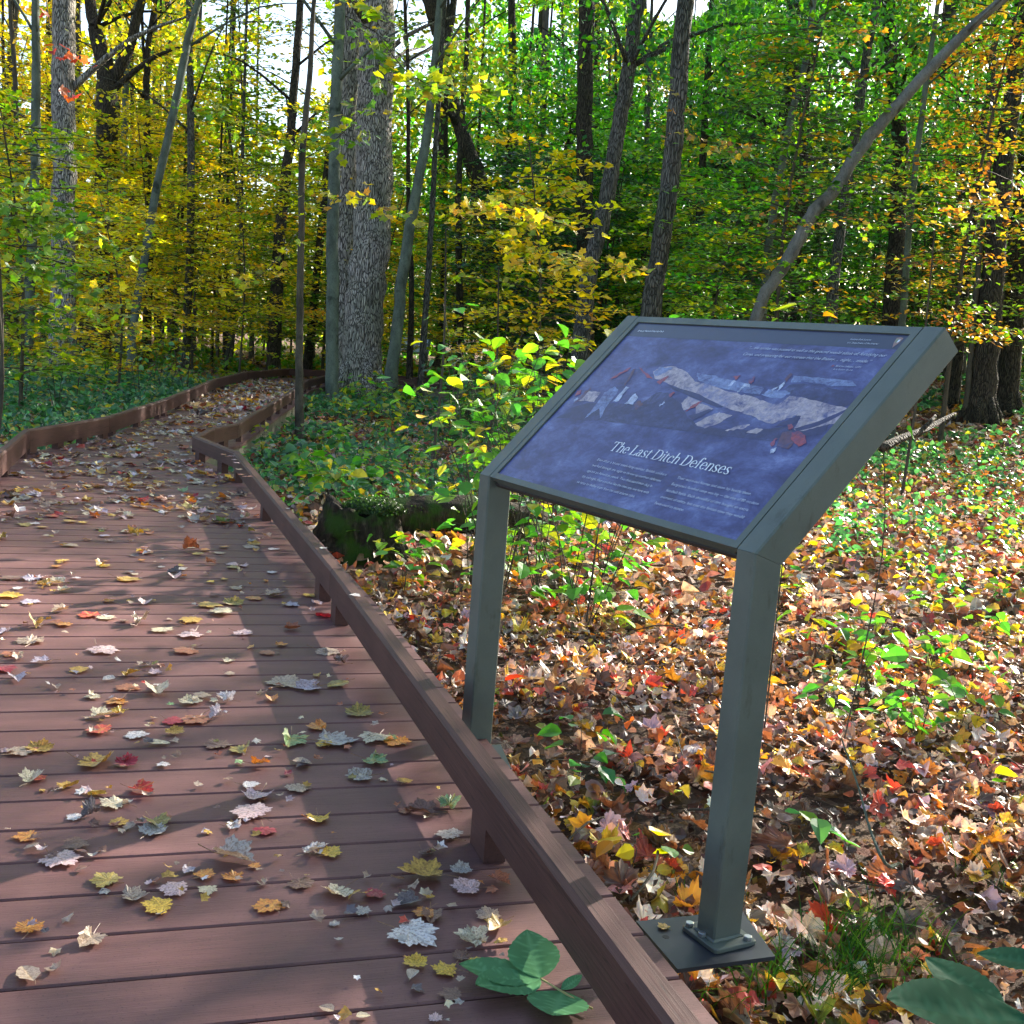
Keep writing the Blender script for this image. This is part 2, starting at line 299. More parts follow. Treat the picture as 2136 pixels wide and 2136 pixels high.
def leaves(kind, P, size, nrm, col, g=rng, curl=.15, head=None):
    """arrays for many leaves"""
    V, Fc, vn = PR[kind]; n = len(P); k = len(V); P = np.asarray(P, float); nrm = np.asarray(nrm, float); nrm = nrm/np.linalg.norm(nrm, axis=1, keepdims=True)
    h = g.normal(size=(n, 3)) if head is None else np.asarray(head, float)+g.normal(size=(n, 3))*.25
    X = np.cross(h, nrm); X /= np.linalg.norm(X, axis=1, keepdims=True)+1e-9; Y = np.cross(nrm, X)
    s = np.broadcast_to(np.asarray(size, float), (n,))
    v = np.repeat(V[None], n, 0).copy(); v[..., 1] -= .4
    if curl:
        cx = g.normal(size=(n, 1))*curl*1.6; cy = g.normal(size=(n, 1))*curl; fold = np.abs(g.normal(size=(n, 1)))*curl*1.1
        v[..., 2] += cx*v[..., 0]**2*2+cy*(v[..., 1])**2*2+fold*np.abs(v[..., 0])*1.2
        if k > 10:
            v[..., 2] += g.normal(size=(n, k))*curl*.05; an = np.arctan2(v[..., 0], v[..., 1]+.04); rr_ = np.hypot(v[..., 0], v[..., 1]+.04); v[..., 2] += curl*.55*rr_*np.sin(2*an+g.uniform(0, 6.28, (n, 1)))+curl*.4*rr_*np.sin(5*an+g.uniform(0, 6.28, (n, 1)))
    W = P[:, None]+s[:, None, None]*(v[..., 0:1]*X[:, None]+v[..., 1:2]*Y[:, None]+v[..., 2:3]*nrm[:, None])
    Fa = (Fc[None]+(np.arange(n)*k)[:, None, None]).reshape(-1, 3)
    cl = np.repeat(np.asarray(col, float)[:, None], k, 1).reshape(-1, 3)
    return W.reshape(-1, 3), Fa, cl, np.tile(vn, n)
def leafmesh(name, parts, m):
    V = []; Fa = []; Cc = []; Vn = []; n = 0
    for a, b, c, d in parts: V.append(a); Fa.append(b+n); Cc.append(c); Vn.append(d); n += len(a)
    return mesh(name, np.concatenate(V), np.concatenate(Fa), m, col=np.concatenate(Cc), vein=np.concatenate(Vn))
PAL = {
 'yellow': [((.72, .50, .01), 5), ((.58, .54, .012), 4), ((.28, .38, .012), 3), ((.60, .28, .01), .6)],
 'ygreen': [((.34, .40, .012), 4), ((.19, .34, .012), 5), ((.55, .42, .012), 1.5), ((.09, .24, .012), 3)],
 'green': [((.07, .28, .012), 5), ((.14, .38, .012), 3.5), ((.03, .18, .03), 3.5), ((.34, .38, .012), .8)],
 'deep': [((.04, .20, .02), 5), ((.08, .28, .02), 3), ((.20, .28, .015), 1.2), ((.32, .22, .015), .6)],
 'dark': [((.03, .11, .05), 4), ((.02, .08, .04), 3), ((.06, .17, .04), 2)],
 'teal': [((.05, .20, .10), 4), ((.09, .27, .12), 3), ((.03, .12, .06), 3), ((.25, .30, .04), .8), ((.4, .34, .05), .5)],
 'orange': [((.55, .24, .02), 2), ((.50, .34, .03), 3), ((.14, .28, .015), 5), ((.40, .14, .03), .8)],
 'mixed': [((.12, .28, .012), 4), ((.34, .36, .012), 2.5), ((.50, .27, .012), 1.3), ((.05, .18, .015), 3)],
 'shrub': [((.07, .30, .03), 5), ((.18, .40, .02), 4), ((.42, .44, .02), 1.6), ((.60, .40, .02), .5)],
 'red': [((.55, .05, .03), 3), ((.6, .12, .03), 2)],
 'litter': [((.26, .13, .07), 5), ((.20, .10, .06), 6), ((.44, .33, .26), 5), ((.58, .50, .46), 4.5), ((.48, .25, .03), 3.0), ((.56, .40, .04), 3.6), ((.40, .06, .04), 1.9), ((.48, .20, .17), 1.2), ((.10, .06, .045), 6), ((.30, .38, .05), 1.0), ((.38, .30, .36), 1.2)],
}
def pcol(pal, n, g=rng, var=.18):
    P = PAL[pal]; w = np.array([p[1] for p in P], float); c = np.array([p[0] for p in P])[g.choice(len(P), n, p=w/w.sum())]
    return np.clip(c*(1+g.normal(size=(n, 1))*var)*(1+g.normal(size=(n, 3))*.06), .005, .9)
def hn(x, y, s, seed=0):                   # smooth value noise for patches
    r = 0
    for i, (a, b) in enumerate(((1., .6), (-.7, 1.1), (.5, -1.3), (1.6, .9))): r = r+np.sin((a*x+b*y)*s*(1+.37*i)+seed*1.7+i*2.1)
    return r/4
def lit_zone(X, Y, pad=0.):
    return (X > 1.7-pad) & (X < 9+pad) & (Y > 3.7-pad) & (Y < 14+pad) & (hn(X, Y, 2.2, 5) < .55)
def leaf_lit(P):
    t = P[:, 2]/SUN[2]; G = P-SUN*t[:, None]; X, Y = G[:, 0], G[:, 1]; xp, yp = X*CB+Y*SB, -X*SB+Y*CB
    return lit_zone(X, Y) | ((xp > -1.1) & (xp < 1.0) & (yp > 1) & (yp < 6.4) & (hn(X, Y, 2.3, 1) < .3))
def want_shadow(P):
    """probability that a crown clump whose shadow falls at this spot of the ground is kept"""
    P = np.asarray(P, float); t = P[:, 2]/SUN[2]; G = P-SUN*t[:, None]; X, Y = G[:, 0], G[:, 1]
    xp, yp = X*CB+Y*SB, -X*SB+Y*CB
    p = np.where(X < -3, .28, .5)
    near = (yp > -1) & (yp < 24) & (xp > -7) & (xp < 16)
    q = .5+1.5*hn(X, Y, 1.1, 3)-.25*sst(5.5, 6.5, yp)*0
    q = np.where(xp < 1.0, .14+.95*np.clip(hn(X, Y, 2.3, 1)*2.2-.28, 0, 1)+.85*sst(5.9, 6.3, yp), q)     # deck: mostly lit in front, shade beyond
    right = (xp > 1.0); q = np.where(right, np.clip(.32+1.6*hn(X, Y, 1.7, 5)+.30*sst(3.2, 1.4, X)*sst(3.0, 5., Y)+.5*sst(4.1, 2.6, Y)-.65*sst(1.3, 2.6, X)*sst(3.4, 4.6, Y)*sst(15, 11, Y), 0, 1), q)
    q = np.where(lit_zone(X, Y, .6), 0., q)
    return np.where(near, np.clip(q, 0, 1), p)
def lit_filter(P, g=rng, strength=1.):
    return g.random(len(P)) < 1-strength*(1-want_shadow(P))
# ---------------------------------------------------------------- ground
def grid_ground():
    xs = np.concatenate([np.linspace(-400, -30, 14)[:-1], np.linspace(-30, 30, 161), np.linspace(30, 400, 14)[1:]]); ys = np.concatenate([np.linspace(-60, -4, 8)[:-1], np.linspace(-4, 56, 181), np.linspace(56, 500, 16)[1:]])
    X, Y = np.meshgrid(xs, ys); Z = gz(X, Y)-.02; n = len(xs); i, j = np.meshgrid(np.arange(len(ys)-1), np.arange(n-1), indexing='ij')
    Fq = np.stack([i*n+j, i*n+j+1, (i+1)*n+j+1, (i+1)*n+j], -1).reshape(-1, 4)
    m, nt, o = mat('forest_soil'); g = N(nt, 'ShaderNodeNewGeometry').outputs['Position']
    n1 = noise(nt, g, 30, 6, .7); n2 = noise(nt, g, 2, 3); v = N(nt, 'ShaderNodeTexVoronoi'); v.inputs['Scale'].default_value = 16; nt.links.new(g, v.inputs['Vector'])
    c = ramp(nt, n1, [(.3, (.018, .012, .008)), (.5, (.055, .035, .024)), (.68, (.14, .09, .06))]); vc = ramp(nt, N(nt, 'ShaderNodeSeparateColor').outputs[0], [(0, (0, 0, 0)), (1, (1, 1, 1))])
    sep = nt.nodes[-2] if False else [q for q in nt.nodes if q.bl_idname == 'ShaderNodeSeparateColor'][0]; nt.links.new(v.outputs['Color'], sep.inputs[0])
    lit = ramp(nt, sep.outputs[0], [(0, (.10, .06, .04)), (.3, (.22, .12, .07)), (.5, (.36, .24, .15)), (.7, (.40, .20, .05)), (.85, (.30, .10, .06)), (1, (.12, .07, .05))], 'CONSTANT')
    c = mixc(nt, .35, c, lit); bsdf(nt, o, c, .9, n1, 1., .05, spec=.2)
    tag(link('ground', mesh('ground', np.c_[X.ravel(), Y.ravel(), Z.ravel()], Fq, m, smooth=True)), kind='structure', label='forest floor of dark soil under fallen leaves')
grid_ground()
# ---------------------------------------------------------------- boardwalk
def wp(xp, yp, z=0): return np.array([xp*CB-yp*SB, xp*SB+yp*CB, z])
def tow(P): return P[0]*CB+P[1]*SB, -P[0]*SB+P[1]*CB
RZ = .17*K
Rpts = [wp(.705*K, -3*K), wp(.705*K, 4.115*K), np.array([-1.80, 7.57, 0])*K, np.array([-2.30, 8.41, 0])*K, np.array([-2.36, 9.09, 0])*K, np.array([-2.31, 9.62, 0])*K, np.array([-2.57, 12.0, 0])*K, np.array([-2.83, 14.4, 0])*K, np.array([-3.30, 18.2, 0])*K, np.array([-3.36, 20.6, 0])*K, np.array([-2.2, 21.35, 0])*K, np.array([.6, 21.7, 0])*K]
Lpts = [wp(-.80*K, -3*K), wp(-.77*K, 5.4*K), np.array([-3.317, 7.93, 0])*K, np.array([-3.27, 9.35, 0])*K, np.array([-3.52, 11.6, 0])*K, np.array([-3.86, 13.86, 0])*K, np.array([-4.24, 16.41, 0])*K, np.array([-4.5, 19.3, 0])*K, np.array([-4.35, 22.0, 0])*K, np.array([-3.5, 22.6, 0])*K, np.array([.6, 22.9, 0])*K]
def side(pts, yp):
    q = [tow(p) for p in pts[:-2]]; ys_ = [a[1] for a in q]; return np.interp(yp, ys_, [a[0] for a in q])
bsp = .14638*K; mb = MB(); k0 = -14
for k in range(k0, 150):
    y0 = 1.64414*K+k*bsp; y1 = y0+bsp-.0065
    if y0 > 22.2*K: break
    ov = .17*K+.022 if y0 < 6*K else .05*K
    xr0, xr1 = side(Rpts, y0)+ov, side(Rpts, y1)+ov; xl0, xl1 = side(Lpts, y0)-.05*K, side(Lpts, y1)-.05*K
    if y0 > 20.4*K: xr0 = xr1 = 5.5
    cq = .004
    pr = [(-.03, 0), (-cq, 0), (0, cq), (0, (y1-y0)-cq), (-cq, y1-y0), (-.03, y1-y0)]
    A = [wp(xl0+(xl1-xl0)*b/(y1-y0), y0+b, a) for a, b in pr]; B = [wp(xr0+(xr1-xr0)*b/(y1-y0), y0+b, a) for a, b in pr]
    mb.add(A+B, [np.array([[i, i+6, (i+1) % 6+6, (i+1) % 6] for i in range(6)]), np.array([[0, 1, 2, 3, 4, 5], [11, 10, 9, 8, 7, 6]])])
deck = mb.obj('boardwalk', M['deck']); tag(deck, kind='structure', label='reddish brown composite plank boardwalk winding into the woods')
mb = MB()                                  # joists and side beams below the planks
for pts, off in ((Rpts, .10*K+.022), (Lpts, -.03*K)):
    for a, b in zip(pts[:-1], pts[1:]):
        d = (b-a)/np.linalg.norm(b-a); nrm = np.array([d[1], -d[0], 0]); o_ = off if np.linalg.norm(a) < 7*K or pts is Lpts else .0
        P = [a+nrm*(o_), b+nrm*(o_), b+nrm*(o_+.04), a+nrm*(o_+.04)]; mb.add(*prism([p[:2] for p in P], -.29, -.034))
jm, nt, o = mat('joist_timber'); tc = N(nt, 'ShaderNodeTexCoord').outputs['Object']; n1 = noise(nt, tc, 8, 5); bsdf(nt, o, ramp(nt, n1, [(.3, (.14, .13, .09)), (.7, (.26, .24, .17))]), .8)
mb.obj('side_beam', jm, deck)
# rails: each timber its own thing, on blocks
def timber(a, b, label, group, blocks, h0=.074*K, h1=.172*K, wd=.050*K, name='curb_rail'):
    a = np.array([a[0], a[1]]); b = np.array([b[0], b[1]]); L = np.linalg.norm(b-a); d = (b-a)/L; n = np.array([-d[1], d[0]]); ang = math.atan2(d[1], d[0]); mid = (a+b)/2
    root = empty(name, (mid[0], mid[1], 0), ang); tag(root, label, 'curb rail', group)
    c = .009; prf = [(-wd/2, h0), (wd/2, h0), (wd/2, h1-c*1.6), (wd/2-c, h1), (-wd/2+c, h1), (-wd/2, h1-c*1.6)]
    e = L/2-.002; xs = [-e, -e+.006, e-.006, e]; V = []
    for xi, x in enumerate(xs):
        s = .985 if xi in (0, 3) else 1.
        V += [(x, y*s, h0+(z-h0)*s) for y, z in prf]
    V = np.array(V); Fq = [np.array([[k*6+i, (k+1)*6+i, (k+1)*6+(i+1) % 6, k*6+(i+1) % 6] for k in range(3) for i in range(6)]), np.array([[5, 4, 3, 2, 1, 0], [18, 19, 20, 21, 22, 23]])]
    t = link('timber', mesh('timber', V, Fq, M['rail']), root, False)
    for s in blocks:
        x = -L/2+s*L; q = [(x-.062, -wd/2+.004), (x+.062, -wd/2+.004), (x+.062, wd/2-.002), (x-.062, wd/2-.002)]
        VV, FF_ = prism(q, .001, h0-.001); bm = MB(); bm.add(VV, FF_); bo = link('spacer_block', bm.get('spacer_block', M['rail']), root, False)
    return root
def bl(a, b, yps):                         # block fractions from along-walk coordinates
    ya, yb = tow(a)[1], tow(b)[1]; return [(y*K-ya)/(yb-ya) for y in yps]
timber(Rpts[0], Rpts[1], 'near brown timber curb rail running past the sign posts along the right deck edge', 'curb rails on the right side', bl(Rpts[0], Rpts[1], [-1.4, .35, 2.15, 4.02]))
timber(Rpts[1], Rpts[2], 'brown timber curb rail beyond the first joint, beside the mossy stump', 'curb rails on the right side', bl(Rpts[1], Rpts[2], [4.38, 6.17, 7.6]))
timber(Rpts[2], Rpts[3], 'short brown timber rail ending at the sharp corner of the right edge', 'curb rails on the right side', [.3, .86])
RL = ['stub of brown rail turning back just behind the sharp corner', 'short brown rail beyond the corner, half hidden by seedlings', 'brown rail past the corner, partly overgrown with green plants', 'brown right rail behind the thin sapling', 'brown right rail leading up to the two big trunks', 'far brown right rail at the bend before the big trunks', 'distant brown rail passing behind the big trunks', 'last brown rail of the right edge beyond the big trunks']
for i in range(3, len(Rpts)-1): timber(Rpts[i], Rpts[i+1], RL[i-3], 'curb rails on the right side', [.12, .5, .88] if i > 4 else [.5], h0=.055*K)
LL = ['brown left curb rail on the camera side of the deck', 'brown left curb rail entering at the left frame edge with a pale split end', 'brown left curb rail just past the pale split end, beside dark groundcover', 'brown left curb rail next to the blue green groundcover', 'brown left curb rail rising toward the leaning grey tree', 'brown left curb rail below the leaning grey tree', 'far brown left curb rail on the inside of the bend', 'far brown left curb rail at the top of the bend', 'distant brown curb rail crossing at the far turn', 'last distant brown curb rail behind the two big trunks']
for i in range(len(Lpts)-1): timber(Lpts[i], Lpts[i+1], LL[i], 'curb rails on the left side', h0=.045*K, blocks= [.05, .36, .66, .95] if i < 3 else ([.08, .5, .92] if i < 6 else [.2, .8]))
# ---------------------------------------------------------------- wayside sign
SG = dict(saz=-1.04444, sx=-.06376*K, sy=2.92292*K, szt=.68675*K, th=.80623, W=.94289*K, L=.59198*K, m=.0178*K, s0=.0167*K, s1=.021*K, a=.0524*K, b=.0665*K, d=.0642*K, zb=-.0589*K)
CS, SS = math.cos(SG['saz']), math.sin(SG['saz']); CT, ST = math.cos(SG['th']), math.sin(SG['th'])
def sg(X, Y, Z): return np.array([SG['sx']+X*CS-Y*SS, SG['sy']+X*SS+Y*CS, Z])
def pl(X, u, n=0.): return sg(X, u*CT-n*ST, SG['szt']+u*ST+n*CT)     # point on the sloping face
def pan(px, py):                           # photo point -> coordinates on the sloping face
    d = ray(px, py); O = pl(0, 0); Xv = np.array([CS, SS, 0]); uv = np.array([-SS*CT, CS*CT, ST]); Nn = np.cross(Xv, uv); t = ((O-EYE)@Nn)/(d@Nn); P = EYE+d*t-O; return P@Xv, P@uv
W_, L_, a_, b_, d_, zb = SG['W'], SG['L'], SG['a'], SG['b'], SG['d'], SG['zb']
sign = empty('wayside_sign', tuple(sg(W_/2, b_/2, zb)), SG['saz']); tag(sign, 'large grey green framed trail sign on two posts, titled The Last Ditch Defenses', 'sign')
def loop(polys, c=.0):
    """frustum-bevelled bar through cross-section rings"""
    n = len(polys[0]); V = np.concatenate(polys); Fq = np.array([[k*n+i, k*n+(i+1) % n, (k+1)*n+(i+1) % n, (k+1)*n+i] for k in range(len(polys)-1) for i in range(n)])
    return V, [Fq, np.arange(n)[::-1][None], (np.arange(n)+(len(polys)-1)*n)[None]]
for X0, X1 in ((-a_, 0), (W_, W_+a_)):
    c = .004
    def sec(f): return [f(X0+c, 0), f(X1-c, 0), f(X1, c), f(X1, 1-c), f(X1-c, 1), f(X0+c, 1), f(X0, 1-c), f(X0, c)]
    tback = (b_-d_*ST)/CT
    def fpost(z0, zf):                      # ring across the post; front height z0, back height zf
        out = []
        for X, y in ((X0+c, 0), (X1-c, 0), (X1, c), (X1, b_-c), (X1-c, b_), (X0+c, b_), (X0, b_-c), (X0, c)): out.append(sg(X, y, z0+(zf-z0)*y/b_))
        return np.array(out)
    zback = SG['szt']+tback*ST-d_*CT
    V, Fs = loop([fpost(zb+.008*K, zb+.008*K), fpost(SG['szt']-.0008, zback-.0008)]); q = MB(); q.add(V, Fs); post = q.obj('post', M['paint'], sign)
    def farm(u0, u1):
        out = []
        for X, y in ((X0+c, 0), (X1-c, 0), (X1, c), (X1, d_-c), (X1-c, d_), (X0+c, d_), (X0, d_-c), (X0, c)): out.append(pl(X, u0+(u1-u0)*y/d_, -y))
        return np.array(out)
    V, Fs = loop([farm(0, tback), farm(L_-.003, L_-.003), farm(L_, L_)*1.]); q = MB(); q.add(V, Fs); q.obj('arm', M['paint'], sign)
    # base plate with bolts
    xm = (X0+X1)/2; e = .052*K; P = []
    for cx, cy in ((1, 1), (-1, 1), (-1, -1), (1, -1)):
        for k in range(4):
            an = math.atan2(cy, cx)-math.pi/4+k*math.pi/6; r = .012; P.append(sg(xm+cx*(e-r)+r*math.cos(an), b_/2+.002+cy*(e*.98-r)+r*math.sin(an), 0)[:2])
    q = MB(); q.add(*prism(P, zb-.0, zb+.008*K, cham=.0015)); bp = q.obj('base_plate', M['paint'], sign)
    q = MB(); q.add(*prism([sg(X0-.004+(X1-X0+.008)*i, -.004+(b_+.008)*j, 0)[:2] for i, j in ((0, 0), (1, 0), (1, 1), (0, 1))], zb+.0082*K, zb+.0125*K, cham=.004)); q.obj('weld_bead', M['paint'], bp)
    for cx, cy in ((-1, -.82), (1, .82), (-.05, -.86), (.9, -.9), (-.9, .9)):
        if (cx, cy) == (.9, -.9): continue
        Bc = sg(xm+cx*.042*K, b_/2+cy*.044*K, 0); q = MB(); q.add(*prism([(Bc[0]+.0085*K*math.cos(t), Bc[1]+.0085*K*math.sin(t)) for t in np.arange(6)*math.pi/3+.3], zb+.0084*K, zb+.0155*K, cham=.0012)); q.obj('bolt', M['galv'], bp)
# frame lips between the arms, and panel
m_, s0, s1 = SG['m'], SG['s0'], SG['s1']
q = MB(); g_ = .0012
def bar(X0, X1, u0, u1, n0, n1):
    P = [pl(X0, u0, n1), pl(X1, u0, n1), pl(X1, u1, n1), pl(X0, u1, n1)]; off = pl(0, 0, n0)-pl(0, 0, n1); V, Fs = extr(P, off); return V, Fs
q.add(*bar(g_, m_, .001, L_-.001, -.02, -.0012)); q.add(*bar(W_-m_, W_-g_, .001, L_-.001, -.02, -.0012))
q.add(*bar(m_+.0001, W_-m_-.0001, .001, s0, -.030, -.0014)); q.add(*bar(m_+.0001, W_-m_-.0001, L_-s1, L_-.001, -.030, -.0014)); q.obj('frame', M['paint'], sign)
q = MB()                                   # bottom angle seen from below
q.add(*bar(.002, W_-.002, -.002, .004, -.045, -.0315)); q.add(*bar(.003, W_-.003, .005, L_-.01, -.05, -.038)); q.obj('back_pan', simple('brown_underside', (.05, .038, .034), .6), sign)
q = MB(); q.add(*bar(m_-.001, W_-m_+.001, s0-.001, L_-s1+.001, -.012, -.0065)); q.add(*bar(.0001, g_-.0001, .002, L_-.003, -.01, -.006)); q.add(*bar(W_-g_+.0001, W_-.0001, .002, L_-.003, -.01, -.006)); q.obj('gasket', M['gasket'], sign)
def flat(name, m, polys, lay, parent):
    q = MB()
    for P in polys:
        P = [(min(max(X, m_+.003), W_-m_-.003), min(max(u, s0+.002), L_-s1-.003)) for X, u in P]
        A = np.array([pl(X, u, -.0060+lay*.00025) for X, u in P]); c = A.mean(0); q.add(A, [np.arange(len(A))[None]])
    return q.obj(name, m, parent)
q = MB(); q.add(*bar(m_+.0015, W_-m_-.0015, s0+.001, L_-s1-.0015, -.0062, -.0060)); panel = q.obj('panel', M['panel'], sign)
bu = pan(1680, 0+716)[1]
flat('header_band', M['band'], [[(m_, .521*K), (W_-m_, .530*K), (W_-m_, L_), (m_, L_)]], 1, panel)
z6 = lambda x, y: pan(1150+.18116*x, 740+.18116*y)
z7 = lambda x, y: pan(1450+.18116*x, 760+.18116*y)
def jag(P, f, amp=2.2, sub=4):             # photo points -> face, with hand-painted uneven edges
    out = []; n = len(P)
    for i in range(n):
        a, b = np.array(P[i], float), np.array(P[(i+1) % n], float)
        for k in range(sub): out.append(f(*(a+(b-a)*k/sub+rng.normal(size=2)*amp*(k > 0)*2)))
    return out
art = [
 ('dark_ground', 'mid', 1, [(z6, [(40, 715), (200, 600), (400, 540), (700, 540), (1000, 560), (1200, 420), (1330, 420), (1480, 560), (1560, 700), (1680, 800), (1900, 830), (2300, 860), (2700, 800), (3000, 700), (3200, 780), (3100, 900), (2500, 980), (1800, 900), (1000, 800), (560, 740)])]),
 ('far_treeline', 'mid', 1, [(z7, [(1000, 270), (1100, 210), (1230, 200), (1440, 215), (1560, 260), (1800, 290), (1830, 420), (1700, 470), (1480, 425), (1250, 365), (1090, 330)])]),
 ('pale_field', 'cream', 2, [(z6, [(1160, 180), (1230, 125), (1420, 120), (1560, 190), (1640, 290), (1856, 340), (2036, 410), (2216, 440), (2356, 480), (2506, 540), (2596, 550), (2736, 455), (2916, 480), (3156, 540), (3390, 595), (3330, 690), (3276, 765), (3156, 790), (3006, 830), (2816, 865), (2776, 830), (2856, 710), (2806, 680), (2706, 710), (2636, 740), (2516, 775), (2456, 760), (2296, 680), (2106, 630), (1906, 570), (1756, 520), (1656, 480), (1560, 420), (1400, 340), (1300, 300), (1180, 260)]),
   (z7, [(0, 680), (130, 610), (290, 540), (420, 570), (300, 640), (100, 720)]), (z7, [(0, 440), (100, 450), (200, 490), (60, 560), (0, 590)]), (z7, [(330, 745), (480, 690), (620, 670), (580, 705), (430, 745)]), (z7, [(575, 765), (680, 720), (770, 730), (700, 780)]),
   (z6, [(1480, 540), (1560, 460), (1700, 520), (1580, 600), (1510, 620)]), (z6, [(1640, 780), (1800, 690), (1932, 640), (1932, 720), (1760, 830)]), (z6, [(300, 520), (420, 400), (560, 420), (480, 530)])]),
 ('pale_wall', 'haze', 2, [(z7, [(10, 80), (180, 110), (380, 160), (520, 190), (700, 230), (800, 250), (730, 330), (560, 310), (350, 270), (120, 210), (20, 160)]), (z7, [(750, 330), (830, 270), (1000, 280), (1090, 310), (1000, 370), (860, 370)]), (z7, [(1120, 110), (1400, 130), (1800, 170), (1850, 230), (1560, 235), (1300, 190), (1090, 190)]), (z6, [(440, 640), (600, 420), (720, 350), (760, 400), (640, 560), (550, 720), (540, 600), (370, 720)]), (z6, [(1160, 190), (1230, 130), (1390, 130), (1300, 190), (1190, 230)])]),
 ('long_shadow', 'shade', 3, [(z7, [(1120, 725), (1400, 640), (1720, 500), (1735, 520), (1400, 690), (1160, 758)]), (z6, [(1560, 690), (1800, 610), (1860, 620), (1620, 740)]), (z6, [(1330, 330), (1700, 440), (1990, 590), (1900, 590), (1600, 470), (1380, 380)]), (z7, [(1000, 640), (1160, 572), (1210, 575), (1150, 650), (1020, 690), (900, 700)])]),
 ('painted_shape', 'whitec', 4, [(z6, [(690, 530), (850, 350), (890, 360), (760, 520)]), (z6, [(830, 550), (960, 430), (990, 480), (930, 560)]), (z6, [(1230, 580), (1290, 515), (1300, 530), (1240, 582)]), (z7, [(470, 300), (560, 205), (610, 205), (620, 250), (560, 240), (500, 300)]), (z7, [(860, 280), (1020, 180), (1010, 230), (930, 300), (960, 230), (880, 290)]), (z7, [(360, 230), (440, 165), (460, 180), (400, 235)]), (z7, [(860, 960), (930, 940), (900, 990), (850, 1010)]), (z6, [(240, 520), (290, 480), (300, 490), (255, 530)])]),
 ('red_shape', 'redc', 4, [(z6, [(640, 280), (780, 190), (900, 130), (880, 170), (700, 260)]), (z6, [(1000, 130), (1100, 200), (1160, 260), (1090, 250)]), (z6, [(1530, 640), (1620, 560), (1740, 500), (1660, 580)]), (z6, [(1340, 450), (1400, 410), (1410, 430), (1350, 480)]), (z6, [(290, 400), (340, 390), (330, 430), (260, 470)]), (z6, [(1200, 300), (1340, 220), (1350, 240), (1240, 330)]), (z7, [(600, 170), (680, 120), (660, 190), (610, 210)]), (z7, [(420, 130), (520, 110), (470, 160)]), (z7, [(1100, 765), (1180, 750), (1260, 800), (1270, 890), (1180, 930), (1090, 850)]), (z7, [(1050, 680), (1100, 670), (1120, 720), (1060, 730)]), (z7, [(850, 900), (920, 830), (940, 840), (870, 930)])]),
 ('brown_shape', 'brownc', 3, [(z6, [(800, 370), (850, 300), (930, 150), (960, 140), (880, 290)]), (z6, [(340, 450), (440, 360), (450, 380), (300, 520), (240, 550)]), (z7, [(990, 770), (1100, 740), (1150, 860), (1060, 960), (930, 920)]), (z6, [(940, 560), (1000, 510), (1050, 560), (960, 620)]), (z7, [(1020, 150), (1090, 80), (1110, 100), (1040, 190)])]),
]
for nm, mk, lay, P in art:
    for i, (f, p_) in enumerate(P): flat(nm, M[mk], [jag(p_, f)], lay+i*.03, panel)
def textmesh(body, shear=0):
    cu = bpy.data.curves.new('t', 'FONT'); cu.body = body; cu.shear = shear; cu.resolution_u = 3; ob = bpy.data.objects.new('t', cu); C.objects.link(ob); dg = bpy.context.evaluated_depsgraph_get(); me = bpy.data.meshes.new_from_object(ob.evaluated_get(dg)); bpy.data.objects.remove(ob); v = np.zeros(len(me.vertices)*3); me.vertices.foreach_get('co', v); v = v.reshape(-1, 3); Fs = [list(p.vertices) for p in me.polygons]; bpy.data.meshes.remove(me); return v, Fs
def put(name, body, X0, X1, u0, u1, hgt, m, shear=0, parent=None):
    """one line from (X0,u0) to (X1,u1) on the face; hgt = cap height"""
    v, Fs = textmesh(body, shear); v = v-[v[:, 0].min(), 0, 0]; wd = v[:, 0].max(); x = v[:, 0]/wd; P = np.array([pl(X0+(X1-X0)*a, u0+(u1-u0)*a+b/.72*hgt, -.0060+9*.00025) for a, b in zip(x, v[:, 1])])
    by = {}
    for f in Fs: by.setdefault(len(f), []).append(f)
    return link(name, mesh(name, P, [np.array(f) for f in by.values()], m), parent or panel)
